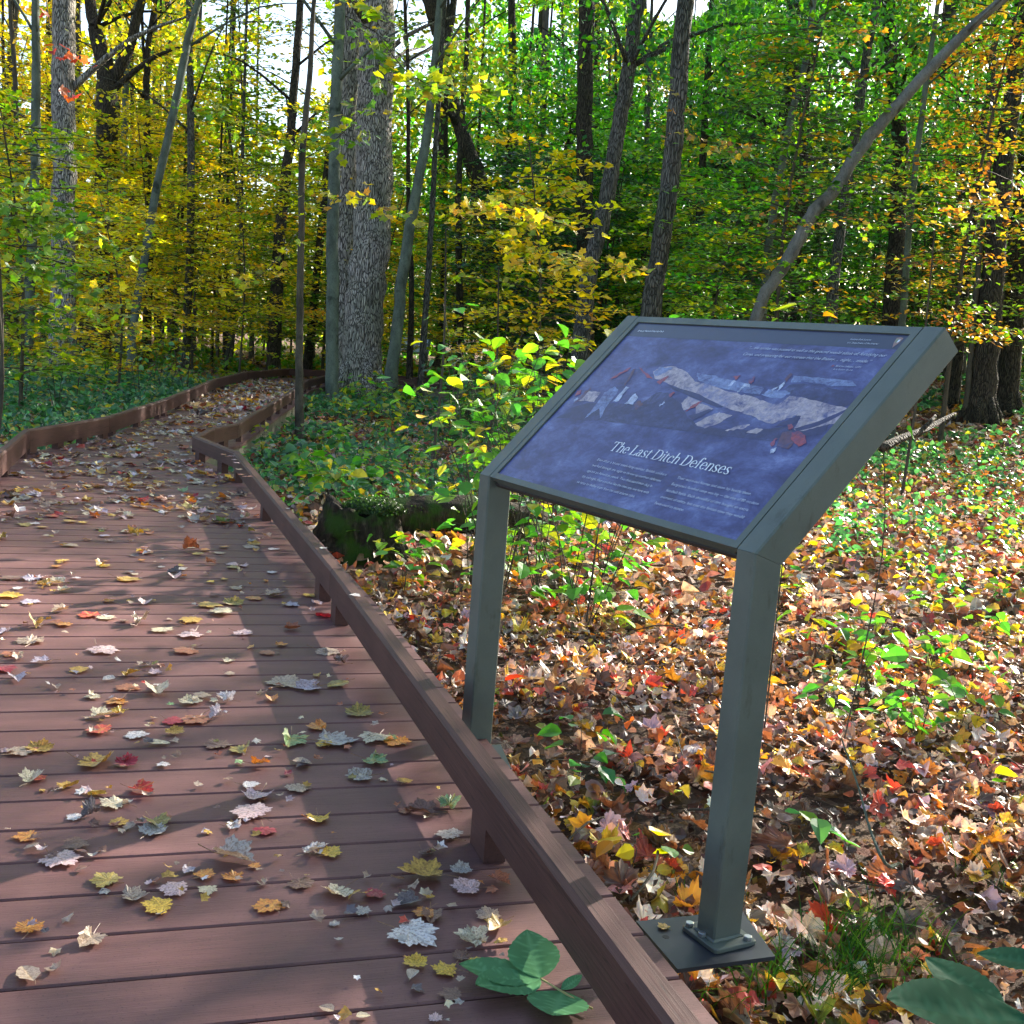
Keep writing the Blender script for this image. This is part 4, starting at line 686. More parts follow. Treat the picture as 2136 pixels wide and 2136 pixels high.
def tree(name, label, cat, pts, wpx, dep, bark, H=20, crown='yellow', nclump=40, group=None, scale=1., limbs=5, zc=(9, 20), leafsize=.15, spread=3.2, rough=.05, sides=10, forks=(), stubs=()):
    """pts: photo points (x,y) top to base in 1932-pixel units of the contact sheet; dep: distance"""
    pts = [(x*1.10559, y*1.10559) for x, y in pts]; wpx = [w_*1.10559 for w_ in wpx]
    P = [at(x, y, dep) for x, y in pts]; R = [w_*dep/F/2 for w_ in wpx]
    base = P[-1].copy(); gb = float(gz(base[0], base[1])); d = P[-1]-P[-2]; 
    if base[2] > gb+.15:
        k = (base[2]-gb)/max(.3, -d[2]/np.linalg.norm(d)); nb = base+d/np.linalg.norm(d)*k*.6+np.array([0, 0, -k*.4]); nb[2] = gb; P.append(nb); R.append(R[-1]*1.12); base = nb
    base = P[-1].copy(); P[-1] = P[-1]+[0, 0, -.15]; R[-1] *= 1.22; P = [np.array(p) for p in P]
    top = P[0]; dd = P[0]-P[1]; dd = dd/np.linalg.norm(dd)
    if dd[2] > .25 and top[2] < H: e = (H-top[2])/max(dd[2], .5); P = [top+(dd*.8+np.array([0, 0, .2]))*e, top+dd*e*.5]+P; R = [R[0]*.25, R[0]*.7]+R
    P = P[::-1]; R = R[::-1]; n = max(12, len(P)*5); Q = smooth_path(P, n); t = np.linspace(0, len(P)-1, n); RQ = np.interp(t, range(len(P)), R); Q[1:-1, :2] += gt.normal(size=(n-2, 2))*RQ[1:-1, None]*.07
    root = empty(name, tuple(base)); tag(root, label, cat, group); mb = MB(); mb.add(*tube(Q, RQ, sides, rough, int(base[0]*97) % 999+3))
    # root flare
    if R[0] > .14:
        for k in range(6):
            a = k*1.05+gt.normal()*.2; dr = np.array([math.cos(a), math.sin(a), 0]); mb.add(*tube([base+dr*R[0]*.45+[0, 0, R[0]*1.7], base+dr*R[0]*.95+[0, 0, R[0]*.5], base+dr*R[0]*1.4+[0, 0, -.10]], [R[0]*.2, R[0]*.30, R[0]*.16], 6))
    for fk in forks:
        fp = [at(x*1.10559, y*1.10559, dep) for x, y, w_ in fk]; fr = [w_*1.10559*dep/F/2 for x, y, w_ in fk]; mb.add(*tube(smooth_path(fp, len(fp)*4), np.interp(np.linspace(0, len(fp)-1, len(fp)*4), range(len(fp)), fr), 8, rough, 5))
    for sx_, sy_, ln in stubs: pass
    cen = []
    if dep > 26 and zc == (9, 20): zc = (5.5, 17); nclump = int(nclump*1.5)
    elif zc == (9, 20): zc = (6.5, 18)

    hi = Q[Q[:, 2] > 5.5] if (Q[:, 2] > 5.5).sum() > 2 else Q[-3:]
    for k in range(limbs):
        i = gt.integers(0, len(hi)); s0_ = hi[i]; a = gt.uniform(0, 6.28); l = spread*gt.uniform(.6, 1.2); e = s0_+np.array([math.cos(a)*l, math.sin(a)*l, l*gt.uniform(.25, .8)]); m = (s0_+e)/2+[0, 0, l*.12]; r0 = np.interp(s0_[2], Q[:, 2], RQ)*.4
        mb.add(*tube(smooth_path([s0_, m, e], 7), np.linspace(r0, r0*.15, 7), 5)); cen += [m, e, (m+e)/2]
    mb.obj('trunk', M[bark], root, smooth=True)
    if nclump:
        cz = gt.uniform(zc[0], zc[1], nclump); ax = np.array([np.interp(cz, Q[:, 2], Q[:, j]) for j in (0, 1)]).T; f = np.sin(np.clip((cz-zc[0])/(zc[1]-zc[0]), 0, 1)*math.pi)**.5
        rr = spread*np.sqrt(gt.random(nclump))*(.35+.75*f); an = gt.uniform(0, 6.28, nclump); Pc = np.c_[ax[:, 0]+rr*np.cos(an), ax[:, 1]+rr*np.sin(an), cz]
        if cen: Pc = np.r_[Pc, np.array(cen)]
        Pc = Pc[lit_filter(Pc, gt)]
        if len(Pc):
            v = clumps(Pc, 70, .75, leafsize, crown, gt); k_ = len(PR['rhomb'][0]); c = v[0].reshape(-1, k_, 3)[:, 0]; ok = sky_ok(c, gt); 
            idx = np.where(ok)[0]; Vv = v[0].reshape(-1, k_, 3)[idx].reshape(-1, 3); cl = v[2].reshape(-1, k_, 3)[idx].reshape(-1, 3); Fa = (PR['rhomb'][1][None]+(np.arange(len(idx))*k_)[:, None, None]).reshape(-1, 3)
            if len(idx): link('crown', mesh('crown', Vv, Fa, M['leaf'], col=cl), root)
    return root
Z1 = lambda L: [(x*.466/1.10559, y*.466/1.10559) for x, y in L]
Z2 = lambda L: [((600+x*.466)/1.10559, y*.466/1.10559) for x, y in L]
Z3 = lambda L: [((1336+x*.466)/1.10559, y*.466/1.10559) for x, y in L]
w1_ = lambda L: [a*.466/1.10559 for a in L]
T = tree
T('oak_tree', 'huge ridged grey oak trunk right of the walk, larger of the close pair', 'tree', Z2([(395, 0), (392, 500), (375, 1000), (345, 1400), (325, 1700), (318, 1830)]), w1_([160, 160, 168, 172, 182, 200]), 24.5, 'oak', 24, 'ygreen', 50, sides=28, rough=.025, zc=(10, 22), spread=5)
T('oak_tree', 'ridged grey oak trunk tucked right behind the huge one, partly hidden', 'tree', Z2([(285, 0), (268, 600), (250, 1200), (235, 1800)]), w1_([95, 95, 95, 105]), 26, 'oak', 22, 'ygreen', 40, sides=20, rough=.03, zc=(10, 21), spread=4)
T('smooth_barked_tree', 'slender grey green smooth trunk touching the left side of the huge oak', 'tree', Z2([(235, 0), (215, 500), (203, 1000), (200, 1500), (196, 1790)]), w1_([48, 52, 54, 58, 62]), 23, 'gray', 18, 'ygreen', 26, zc=(9, 17))
T('sapling', 'thin brown sapling standing alone in front of the two big oak trunks', 'sapling', Z1([(1405, 0), (1385, 350), (1352, 700), (1350, 1000), (1342, 1400), (1340, 1700), (1342, 1960)]), w1_([20, 26, 30, 30, 33, 36, 40]), 15.5, 'thin', 11, 'ygreen', 6, zc=(6, 11), spread=1.4, limbs=3, sides=8)
T('ash_tree', 'tall straight pale barked trunk at the left, second thick trunk from the left frame edge', 'tree', Z1([(285, 0), (283, 500), (282, 900), (283, 1300), (268, 1700)]), w1_([98, 100, 100, 102, 118]), 25, 'oak', 22, 'yellow', 40, sides=20, zc=(10, 21), rough=.02)
T('smooth_barked_tree', 'smooth grey green trunk just left of the pale barked trunk', 'tree', Z1([(160, 0), (163, 300), (158, 700), (146, 1000), (128, 1400), (122, 1650)]), w1_([34, 38, 42, 44, 46, 52]), 26, 'gray', 18, 'yellow', 30)
T('forked_tree', 'dark thick trunk forking into two heavy limbs near the upper left', 'tree', Z1([(400, 0), (430, 150), (472, 300), (480, 480), (470, 800), (455, 1100), (445, 1600)]), w1_([50, 62, 75, 92, 92, 96, 104]), 33, 'dark', 20, 'yellow', 40, sides=14, forks=[[(248, 150/1.0, 1)]] and [[(p[0], p[1], w_) for p, w_ in zip(Z1([(500, 360), (555, 270), (592, 170), (615, 80), (650, -60)]), w1_([60, 55, 48, 42, 38]))]])
T('smooth_barked_tree', 'leaning grey green young trunk crossing the view right of the forked tree', 'tree', Z1([(890, 0), (840, 190), (775, 520), (700, 850), (640, 1200), (592, 1500), (580, 1712)]), w1_([30, 34, 36, 36, 36, 38, 42]), 25.5, 'gray', 14, 'ygreen', 16)
T('forest_tree', 'dark brown straight trunk just right of the leaning grey green one', 'tree', Z1([(845, 0), (852, 400), (852, 1000), (830, 1640)]), w1_([30, 32, 34, 42]), 30, 'ash', 19, 'yellow', 34)
T('forest_tree', 'dark trunk with two rising limbs between the forked tree and the leaning trunk', 'tree', Z1([(695, 0), (668, 180), (655, 400), (662, 700), (668, 1100), (655, 1600)]), w1_([22, 26, 30, 32, 34, 38]), 34, 'dark', 18, 'yellow', 30, forks=[[(p[0], p[1], w_) for p, w_ in zip(Z1([(655, 320), (640, 200), (636, 0)]), w1_([18, 14, 12]))]])
T('forest_tree', 'greyish trunk close to the right side of the forked tree', 'tree', Z1([(600, 60), (570, 260), (558, 600), (552, 1000), (535, 1600)]), w1_([22, 28, 30, 32, 36]), 36, 'gray', 18, 'yellow', 30)
T('forest_tree', 'dark trunk leaning slightly, upper centre left beside the sky opening', 'tree', Z1([(1345, 0), (1318, 380), (1300, 620), (1272, 860), (1245, 1150), (1225, 1630)]), w1_([32, 38, 42, 50, 56, 64]), 31, 'dark', 20, 'ygreen', 34, sides=12)
T('forest_tree', 'dark slanting trunk just left of the two big oaks, low in the shade', 'tree', Z1([(1475, 640), (1455, 850), (1420, 1200), (1385, 1560)]), w1_([32, 34, 36, 40]), 33, 'dark', 9, 'ygreen', 10, zc=(5, 10))
T('forked_tree', 'large dark tree with a wide fork against the sky, right of the big oaks', 'tree', Z2([(640, 0), (672, 110), (705, 230), (730, 420), (790, 620), (850, 800), (900, 1080), (950, 1400), (965, 1620)]), w1_([80, 78, 66, 62, 68, 84, 92, 104, 120]), 36, 'dark', 20, 'ygreen', 30, sides=14, forks=[[(p[0], p[1], w_) for p, w_ in zip(Z2([(712, 240), (722, 150), (740, 40), (748, -60)]), w1_([44, 38, 32, 30]))]])
T('smooth_barked_tree', 'curved grey green trunk leaning right, just right of the big oaks', 'tree', Z2([(655, 300), (630, 560), (585, 820), (550, 1000), (505, 1300), (470, 1640)]), w1_([34, 42, 46, 50, 52, 58]), 24, 'gray', 14, 'ygreen', 16)
T('forest_tree', 'thin dark trunk in front of the small distant sign', 'tree', Z2([(525, 0), (540, 400), (540, 900), (555, 1250), (548, 1620)]), w1_([16, 18, 20, 24, 30]), 27, 'dark', 15, 'ygreen', 12)
T('forest_tree', 'thin grey brown trunk just right of the small distant sign', 'tree', Z2([(680, 380), (660, 700), (645, 1000), (618, 1400), (598, 1700)]), w1_([22, 24, 26, 30, 32]), 25, 'ash', 13, 'ygreen', 10)
T('forest_tree', 'tall thin dark trunk above and left of the leafy shrub', 'tree', Z2([(808, 0), (802, 240), (770, 700), (765, 1000), (772, 1560)]), w1_([22, 24, 26, 30, 34]), 32, 'dark', 18, 'ygreen', 24)
T('forest_tree', 'dark trunk high in the centre of the woods', 'tree', Z2([(1003, 0), (1010, 320), (990, 640), (975, 900), (980, 1400)]), w1_([26, 28, 32, 38, 40]), 38, 'dark', 18, 'green', 24)
T('forest_tree', 'dark leaning trunk low in the centre behind the yellow sprays', 'tree', Z2([(1290, 560), (1240, 720), (1205, 1000), (1180, 1400)]), w1_([26, 34, 40, 44]), 36, 'dark', 12, 'green', 10, zc=(6, 12))
T('forest_tree', 'straight dark trunk in the upper middle, left of the grey leaning one', 'tree', Z2([(1335, 0), (1330, 500), (1328, 900), (1330, 1450)]), w1_([70, 70, 76, 84]), 27, 'dark', 22, 'green', 36, sides=16)
T('ash_tree', 'rough grey trunk leaning right behind the top left corner of the sign', 'tree', Z2([(1565, 0), (1520, 330), (1478, 600), (1420, 930), (1350, 1230), (1315, 1530)]), w1_([60, 62, 66, 70, 72, 80]), 22, 'ash', 20, 'green', 34, sides=18)
T('ash_tree', 'thick rough grey trunk standing right behind the top edge of the sign', 'tree', Z3([(200, 0), (172, 350), (150, 650), (120, 900), (72, 1200), (40, 1460)]), w1_([78, 80, 82, 84, 86, 92]), 18, 'ash', 20, 'green', 30, sides=20)
T('leaning_tree', 'long silvery trunk leaning steeply to the upper right behind the sign', 'tree', Z3([(1640, -20), (1520, 85), (1390, 210), (1240, 370), (1080, 550), (960, 700), (868, 850), (770, 955), (705, 1080), (645, 1180), (588, 1275), (530, 1385)]), w1_([38, 40, 44, 48, 53, 53, 55, 56, 58, 54, 52, 52]), 17, 'silver', 14, 'orange', 10, sides=16, zc=(8, 13), limbs=3)
T('smooth_barked_tree', 'slim grey green trunk rising from beside the foot of the silvery leaning trunk', 'tree', Z3([(772, 40), (730, 320), (680, 500), (630, 760), (580, 1050), (545, 1430)]), w1_([24, 28, 30, 32, 34, 36]), 19, 'gray', 13, 'green', 12)
T('forest_tree', 'dark trunk directly behind the slim grey green one', 'tree', Z3([(690, 0), (688, 260), (640, 560), (600, 800), (585, 1100), (590, 1420)]), w1_([52, 52, 54, 56, 46, 50]), 28, 'dark', 20, 'green', 30)
T('forest_tree', 'straight dark trunk between the leaning trunk and the thick grey one', 'tree', Z3([(735, 600), (722, 900), (700, 1150), (690, 1440)]), w1_([38, 38, 42, 46]), 29, 'dark', 13, 'green', 14, zc=(7, 13))
T('forest_tree', 'brown trunk passing above the middle of the silvery leaning trunk', 'tree', Z3([(1060, 0), (1010, 260), (975, 500), (920, 850), (870, 1200), (850, 1440)]), w1_([36, 38, 42, 48, 50, 54]), 25, 'ash', 18, 'green', 26)
T('forest_tree', 'thick dark trunk near the upper right, behind the leaning trunk', 'tree', Z3([(1110, 60), (1130, 360), (1165, 640), (1150, 1000), (1128, 1440)]), w1_([58, 62, 72, 76, 88]), 28, 'dark', 20, 'mixed', 30, sides=14)
T('smooth_barked_tree', 'slim grey green trunk just right of the thick dark one, above the sign corner', 'tree', Z3([(1325, 60), (1270, 450), (1220, 850), (1172, 1430)]), w1_([22, 26, 28, 32]), 20, 'gray', 13, 'deep', 12)
T('forest_tree', 'thin brown trunk near the right frame edge, left of the thick dark pair', 'tree', Z3([(1590, 70), (1562, 700), (1520, 1100), (1470, 1700)]), w1_([16, 22, 24, 26]), 24, 'thin', 14, 'deep', 10)
T('forest_tree', 'dark trunk right beside the upper right corner of the sign', 'tree', Z3([(1500, 880), (1460, 1200), (1425, 1560)]), w1_([38, 40, 46]), 27, 'dark', 12, 'deep', 12, zc=(6, 12))
T('forest_tree', 'thick dark trunk close to the right frame edge', 'tree', Z3([(1630, 700), (1600, 950), (1570, 1300), (1535, 1720)]), w1_([84, 92, 100, 112]), 24, 'dark', 18, 'deep', 26, sides=16)
T('forest_tree', 'dark trunk cut by the right frame edge', 'tree', Z3([(1730, 700), (1690, 1100), (1655, 1690)]), w1_([76, 82, 92]), 26, 'dark', 18, 'deep', 24, sides=14)
# more slender trunks further back
far = [(Z1([(14, 150), (20, 500), (28, 850), (25, 1550)]), 15, 40), (Z1([(48, 60), (70, 400), (78, 900), (70, 1600)]), 24, 34), (Z1([(592, 400), (592, 800), (580, 1300), (590, 1600)]), 22, 40), (Z1([(900, 0), (882, 600), (870, 1500)]), 18, 40), (Z1([(822, 850), (790, 1450), (785, 1600)]), 14, 36), (Z1([(1012, 600), (980, 1350), (975, 1600)]), 16, 38), (Z1([(1032, 480), (1012, 1100), (1005, 1640)]), 16, 37), (Z1([(1088, 600), (1070, 1200), (1010, 1650)]), 18, 33), (Z1([(965, 1200), (945, 1640)]), 14, 34), (Z1([(480, 0), (500, 300), (505, 800), (490, 1600)]), 12, 42), (Z1([(720, 0), (716, 600), (700, 1500)]), 12, 46), (Z1([(1150, 500), (1140, 1100), (1120, 1600)]), 14, 45),
 (Z2([(862, 500), (840, 1000), (820, 1560)]), 18, 40), (Z2([(1060, 900), (1035, 1450)]), 26, 40), (Z2([(1130, 740), (1110, 1000), (1060, 1450)]), 20, 42), (Z2([(1600, 0), (1610, 700), (1600, 1200)]), 20, 40), (Z2([(1475, 750), (1480, 1150)]), 20, 36), (Z2([(1450, 0), (1440, 350), (1450, 900)]), 18, 44), (Z2([(705, 850), (700, 1200), (690, 1560)]), 28, 38), (Z2([(1230, 40), (1240, 500), (1250, 700)]), 16, 46),
 (Z3([(280, 700), (262, 1000), (250, 1420)]), 40, 30), (Z3([(372, 560), (362, 800), (332, 1420)]), 30, 34), (Z3([(405, 0), (400, 200), (380, 700)]), 30, 40), (Z3([(30, 600), (15, 1000), (10, 1400)]), 24, 32), (Z3([(1010, 850), (950, 1400)]), 22, 36), (Z3([(1080, 950), (1040, 1420)]), 22, 38), (Z3([(1310, 950), (1290, 1430)]), 18, 40), (Z3([(800, 1000), (770, 1430)]), 26, 40), (Z3([(640, 1100), (630, 1430)]), 26, 36), (Z3([(465, 900), (450, 1420)]), 18, 38), (Z3([(1690, 50), (1660, 500), (1620, 900), (1600, 1600)]), 16, 34), (Z3([(1460, 500), (1410, 1100), (1380, 1500)]), 18, 36), (Z3([(210, 900), (190, 1420)]), 12, 36), (Z3([(1240, 900), (1215, 1430)]), 16, 42), (Z3([(910, 1150), (890, 1430)]), 20, 44), (Z3([(130, 1100), (110, 1420)]), 26, 42)]
side_of = lambda x: 'left' if x < 640 else ('middle' if x < 1250 else 'right')
for i, (pts, w0, dp) in enumerate(far):
    s_ = side_of(pts[0][0]); T('forest_tree', f'slender dark trunk far back among others in the {s_} of the woods', 'tree', pts, [w0*.466/1.10559*(.85+.3*k/len(pts)) for k in range(len(pts))], dp, ['dark', 'thin', 'dark', 'ash'][i % 4], 16, {'left': 'yellow', 'middle': 'ygreen', 'right': 'deep'}[s_], 14, group=f'slender dark trunks far back in the {s_} of the woods', sides=7)
bk = [0, 0, 0]
for i in range(26):                        # and the crowd of stems behind them
    x = gt.uniform(-20, 1950); dp = gt.uniform(42, 62); ww = gt.uniform(8, 22); ln = gt.normal()*14; s_ = side_of(x)
    T('forest_tree', f'faint narrow stem in the crowded background of the {s_} woods', 'tree', [(x+ln*1.5, -20), (x+ln*.6, 300), (x, 640)], [ww*.7, ww*.85, ww], dp, ['dark', 'dark', 'thin'][i % 3], 18, {'left': 'yellow', 'middle': 'ygreen', 'right': 'green'}[s_], 10, group=f'narrow stems in the background of the {s_} woods', sides=6, limbs=2)
# unseen trees added outside the frame, crowns thinned to dapple the light
for i in range(22):
    x, y = [(9, 9), (13, 12), (17, 17), (12, 17), (20, 22), (16, 23), (24, 27), (21, 30), (27, 34), (31, 31), (24, 20), (29, 25), (36, 36), (10, 5), (16, 8), (7, 2), (22, 13), (30, 16), (37, 26), (13, -2), (5, -5), (-6, -5)][i]; x = x+.0*y
    zg = float(gz(x, y)); root = empty('forest_tree', (x, y, zg)); tag(root, 'unseen forest tree added outside the view to dapple the light', 'tree', 'unseen trees added to dapple the light')
    Q = smooth_path([(x, y, zg-.1), (x+gt.normal()*.3, y+gt.normal()*.3, 8), (x+gt.normal()*.6, y+gt.normal()*.6, 19)], 10); mb = MB(); mb.add(*tube(Q, np.linspace(.17, .05, 10), 9, .05, i)); mb.obj('trunk', M['ash'], root, smooth=True)
    n = 260; cz = gt.uniform(3.5, 20, n); rr = 4.2*np.sqrt(gt.random(n)); an = gt.uniform(0, 6.28, n); Pc = np.c_[x+rr*np.cos(an), y+rr*np.sin(an), cz]; px, py, z_ = pix(Pc)
    Pc = Pc[lit_filter(Pc, gt) & ~((z_ > 0) & (px > -60) & (px < 2180) & (py > -80))]
    if len(Pc): v = clumps(Pc, 42, .7, .17, 'ygreen', gt); link('crown', mesh('crown', v[0], v[1], M['leaf'], col=v[2]), root)
# ---------------------------------------------------------------- understory saplings with layered sprays
def sprays(n, R, z0, z1, size, pal, g, per=34, kind='rhomb'):
    Ps, Ns, Hs = [], [], []; tw = MB()
    for i in range(n):
        z = z0+(z1-z0)*(i+.5)/n+g.normal()*.12; az = g.uniform(0, 6.28); f = 1-.55*abs((z-z0)/(z1-z0)-.35); l = R*f*g.uniform(.6, 1.15); d = np.array([math.cos(az), math.sin(az), 0]); s = np.array([-d[1], d[0], 0]); up = g.uniform(-.05, .35)
        t = g.random(per)**.75; lat = g.normal(size=per)*.24*l*(1.15-t*.7); P = d*(t*l)[:, None]+s*lat[:, None]; P[:, 2] += z+up*t*l-.16*l*t*t+g.normal(size=per)*.035; Ps.append(P)
        Ns.append(g.normal(size=P.shape)*.34+[0, 0, 1]); Hs.append(np.tile(d, (per, 1))+s*np.sign(lat)[:, None]*.8)
        tt = np.linspace(0, 1, 5); tw.add(*tube(d*(tt*l)[:, None]+np.c_[tt*0, tt*0, z+up*tt*l-.16*l*tt*tt], np.linspace(.012, .003, 5), 4))
    P = np.concatenate(Ps); return leaves(kind, P, size*g.uniform(.65, 1.2, len(P)), np.concatenate(Ns), np.where(g.random((len(P), 1)) < .7, np.repeat(pcol(pal, n, g, .25), per, 0)*(1+.1*g.normal(size=(len(P), 1))), pcol(pal, len(P), g, .2)), g, .0 if kind == 'rhomb' else .08, head=np.concatenate(Hs)), tw
UD = {}
def under_proto(pal, v):
    if (pal, v) in UD: return UD[(pal, v)]
    g = np.random.default_rng(sum(map(ord, pal))*7+v); H = [4.6, 6.2, 8.][v]; R = [1.7, 2.1, 2.5][v]
    a, tw = sprays([62, 78, 92][v], R, [.6, 1.1, 1.8][v], H, .145, pal, g, 44); fm = mesh('foliage', a[0], a[1], M['leaf'], col=a[2])
    tw.add(*tube(smooth_path([(0, 0, -.1), (g.normal()*.12, g.normal()*.12, H*.5), (g.normal()*.25, g.normal()*.25, H)], 8), np.linspace(.035+.012*v, .01, 8), 6)); sm = tw.get('stem', M['thin']); UD[(pal, v)] = (fm, sm); return UD[(pal, v)]
PD = {'yellow': 'golden yellow', 'ygreen': 'yellow green', 'green': 'fresh green', 'dark': 'very dark green', 'orange': 'orange and olive', 'mixed': 'mixed green and orange', 'deep': 'deep green', 'teal': 'blue green'}
def understory(px, dep, pal, v, sc=1., label=None, group=None, rz=None):
    P = at(px*1.10559, 700, dep); z = float(gz(P[0], P[1])); fm, sm = under_proto(pal, v)
    if label:
        co_ = np.zeros(len(fm.vertices)*3); fm.vertices.foreach_get('co', co_); co_ = co_.reshape(-1, 4, 3); cc_ = np.zeros(len(fm.vertices)*4); fm.color_attributes['col'].data.foreach_get('color', cc_); cc_ = cc_.reshape(-1, 4, 4)[..., :3]
        rz = 0. if rz is None else rz; kk = np.where(~leaf_lit(co_[:, 0]*sc+[P[0], P[1], z]))[0]; fm = mesh('foliage', co_[kk].reshape(-1, 3), (PR['rhomb'][1][None]+(np.arange(len(kk))*4)[:, None, None]).reshape(-1, 3), M['leaf'], col=cc_[kk].reshape(-1, 3))
    r = empty('understory_tree', (P[0], P[1], z), gt.uniform(0, 6.28) if rz is None else rz); r.scale = (sc, sc, sc*gt.uniform(.9, 1.15)); s_ = side_of(px)
    dz = 'nearer' if dep < 24 else ('middle' if dep < 34 else 'far')
    tag(r, label or f"young tree with {PD[pal]} sprays in the {dz} {s_} woods", 'tree', group or (None if label else f"{PD[pal]} young trees in the {dz} rows of the {s_} woods"))
    for me, nm in ((fm, 'foliage'), (sm, 'stem')): o = bpy.data.objects.new(nm, me); C.objects.link(o); o.parent = r
    return r
named = [(40, 15.5, 'ygreen', 0, .85, 'bushy young tree with yellow green leaves at the left frame edge'), (225, 21, 'yellow', 0, .75, 'young yellow leaved tree in front of the pale barked trunk'), (1010, 17, 'yellow', 0, .82, 'young tree with flat golden sprays above the leafy shrub left of the sign'), (1255, 24, 'ygreen', 0, 1., 'young tree with yellow green sprays behind the top left corner of the sign'), (1350, 20, 'green', 1, .8, 'young tree with blue green sprays behind the top edge of the sign'), (980, 27, 'dark', 1, 1., 'dark needled looking young tree in the centre of the woods'), (1130, 30, 'dark', 1, .9, 'second dark green young tree in the centre of the woods'), (1470, 27, 'dark', 2, 1., 'tall dark green young tree left of the silvery leaning trunk'), (1480, 18, 'mixed', 2, .8, 'tall young tree with orange tinged sprays above the sign'), (1800, 20, 'orange', 2, .85, 'young orange leaved tree high at the right frame edge'), (1900, 26, 'mixed', 2, .9, 'green and orange young tree cut by the right frame edge')]
for a in named: understory(*a[:5], label=a[5])
def zonepal(x):
    if x < 400: return ['yellow', 'ygreen', 'yellow', 'yellow']
    if x < 640: return ['ygreen', 'yellow', 'ygreen', 'yellow']
    if x < 900: return ['ygreen', 'yellow', 'green', 'ygreen']
    if x < 1250: return ['green', 'deep', 'dark', 'green', 'ygreen']
    if x < 1600: return ['green', 'ygreen', 'dark', 'green', 'deep']
    return ['green', 'deep', 'orange', 'ygreen', 'dark', 'deep']
for i in range(112):
    x = -60+2060*((i*.61803) % 1); dep = [28, 33, 38, 43, 48, 53][i % 6]+gt.uniform(-2, 2)
    if 715 < x < 830 and dep < 46: continue
    if x > 1000 and i % 4 == 0: continue
    if 70 < x < 165 and dep < 30: continue
    p_ = zonepal(x); understory(x, dep, p_[gt.integers(len(p_))], [0, 1, 2, 1, 2, 1][i % 6] if not (450 < x < 640 or 720 < x < 860) else 1, gt.uniform(.85, 1.15)*(1+.2*(dep > 34))*(.85 if 450 < x < 600 or 720 < x < 840 else 1))
# ---------------------------------------------------------------- far woods closing the view
g6 = np.random.default_rng(77); parts = []
for pal, lo, hi, nn_ in (('yellow', -34, -15, 22000), ('ygreen', -22, -4, 22000), ('green', -7, 12, 28000), ('mixed', 2, 34, 9000), ('deep', 4, 34, 26000), ('dark', 0, 34, 22000), ('orange', 16, 34, 3000)):
    c = np.c_[g6.uniform(lo, hi, nn_//40), g6.uniform(54, 92, nn_//40), g6.random(nn_//40)**1.0*28]; a = np.radians(90-c[:, 0]); Pc = np.c_[c[:, 1]*np.cos(a), c[:, 1]*np.sin(a), c[:, 2]+gz(c[:, 1]*np.cos(a), c[:, 1]*np.sin(a))+.3]
    v = clumps(Pc, 40, 1.5, .48, pal, g6, nup=.3); k_ = 4; cc_ = v[0].reshape(-1, 4, 3)[:, 0]; ok = sky_ok(cc_, g6, 1.3); idx = np.where(ok)[0]; fa = (PR['rhomb'][1][None]+(np.arange(len(idx))*4)[:, None, None]).reshape(-1, 3); parts.append((v[0].reshape(-1, 4, 3)[idx].reshape(-1, 3), fa, v[2].reshape(-1, 4, 3)[idx].reshape(-1, 3), np.zeros(len(idx)*4)))
tag(link('distant_woods', leafmesh('distant_woods', parts, M['leaf'])), 'far wall of autumn foliage closing the view', 'woods', kind='stuff')
# ---------------------------------------------------------------- shrubs and seedlings
def plant(P0, h, nst, nl, ls, pal, label, name='seedling', cat='plant', group=None, kind='oval', spread=.35, g=gt, lean=(0, 0), stemr=.003, clear=.25):
    P0 = np.asarray(P0, float); r = empty(name, tuple(P0)); tag(r, label, cat, group); mb = MB(); A, Nn, Hd = [], [], []
    for k in range(nst):
        a = g.uniform(0, 6.28); sp = spread*g.uniform(.2, 1) if nst > 1 else 0; e = P0+[math.cos(a)*sp+lean[0], math.sin(a)*sp+lean[1], h*g.uniform(.75, 1.05)]; Q = smooth_path([P0+[0, 0, -.02], (P0+e)/2+[g.normal()*.03, g.normal()*.03, h*.08], e], 9); mb.add(*tube(Q, np.linspace(stemr, stemr*.4, 9), 5))
        for j in range(nl):
            t = clear+(1-clear)*(j+.5)/nl; b = np.array([np.interp(t*8, range(9), Q[:, c]) for c in range(3)]); az = j*2.4+g.normal()*.4; d = np.array([math.cos(az), math.sin(az), .15]); l = ls*g.uniform(.55, 1.1)*(2.2 if spread > .3 else 1.0); tip = b+d*l; mb.add(*tube([b, (b+tip)/2+[0, 0, .01], tip], [stemr*.35]*3, 4)); A.append(tip+d*ls*.35); Nn.append(np.array([0, 0, 1])+g.normal(size=3)*.32+d*.35); Hd.append(d*3)
    mb.obj('stem', M['thin'], r); L_a = leaves(kind, A, ls*g.uniform(.7, 1.2, len(A)), Nn, pcol(pal, len(A), g, .15), g, .12, head=Hd); link('foliage', leafmesh('foliage', [L_a], M['leaf']), r); return r
gp = lambda x, y: on_ground(x*1.10559, y*1.10559)
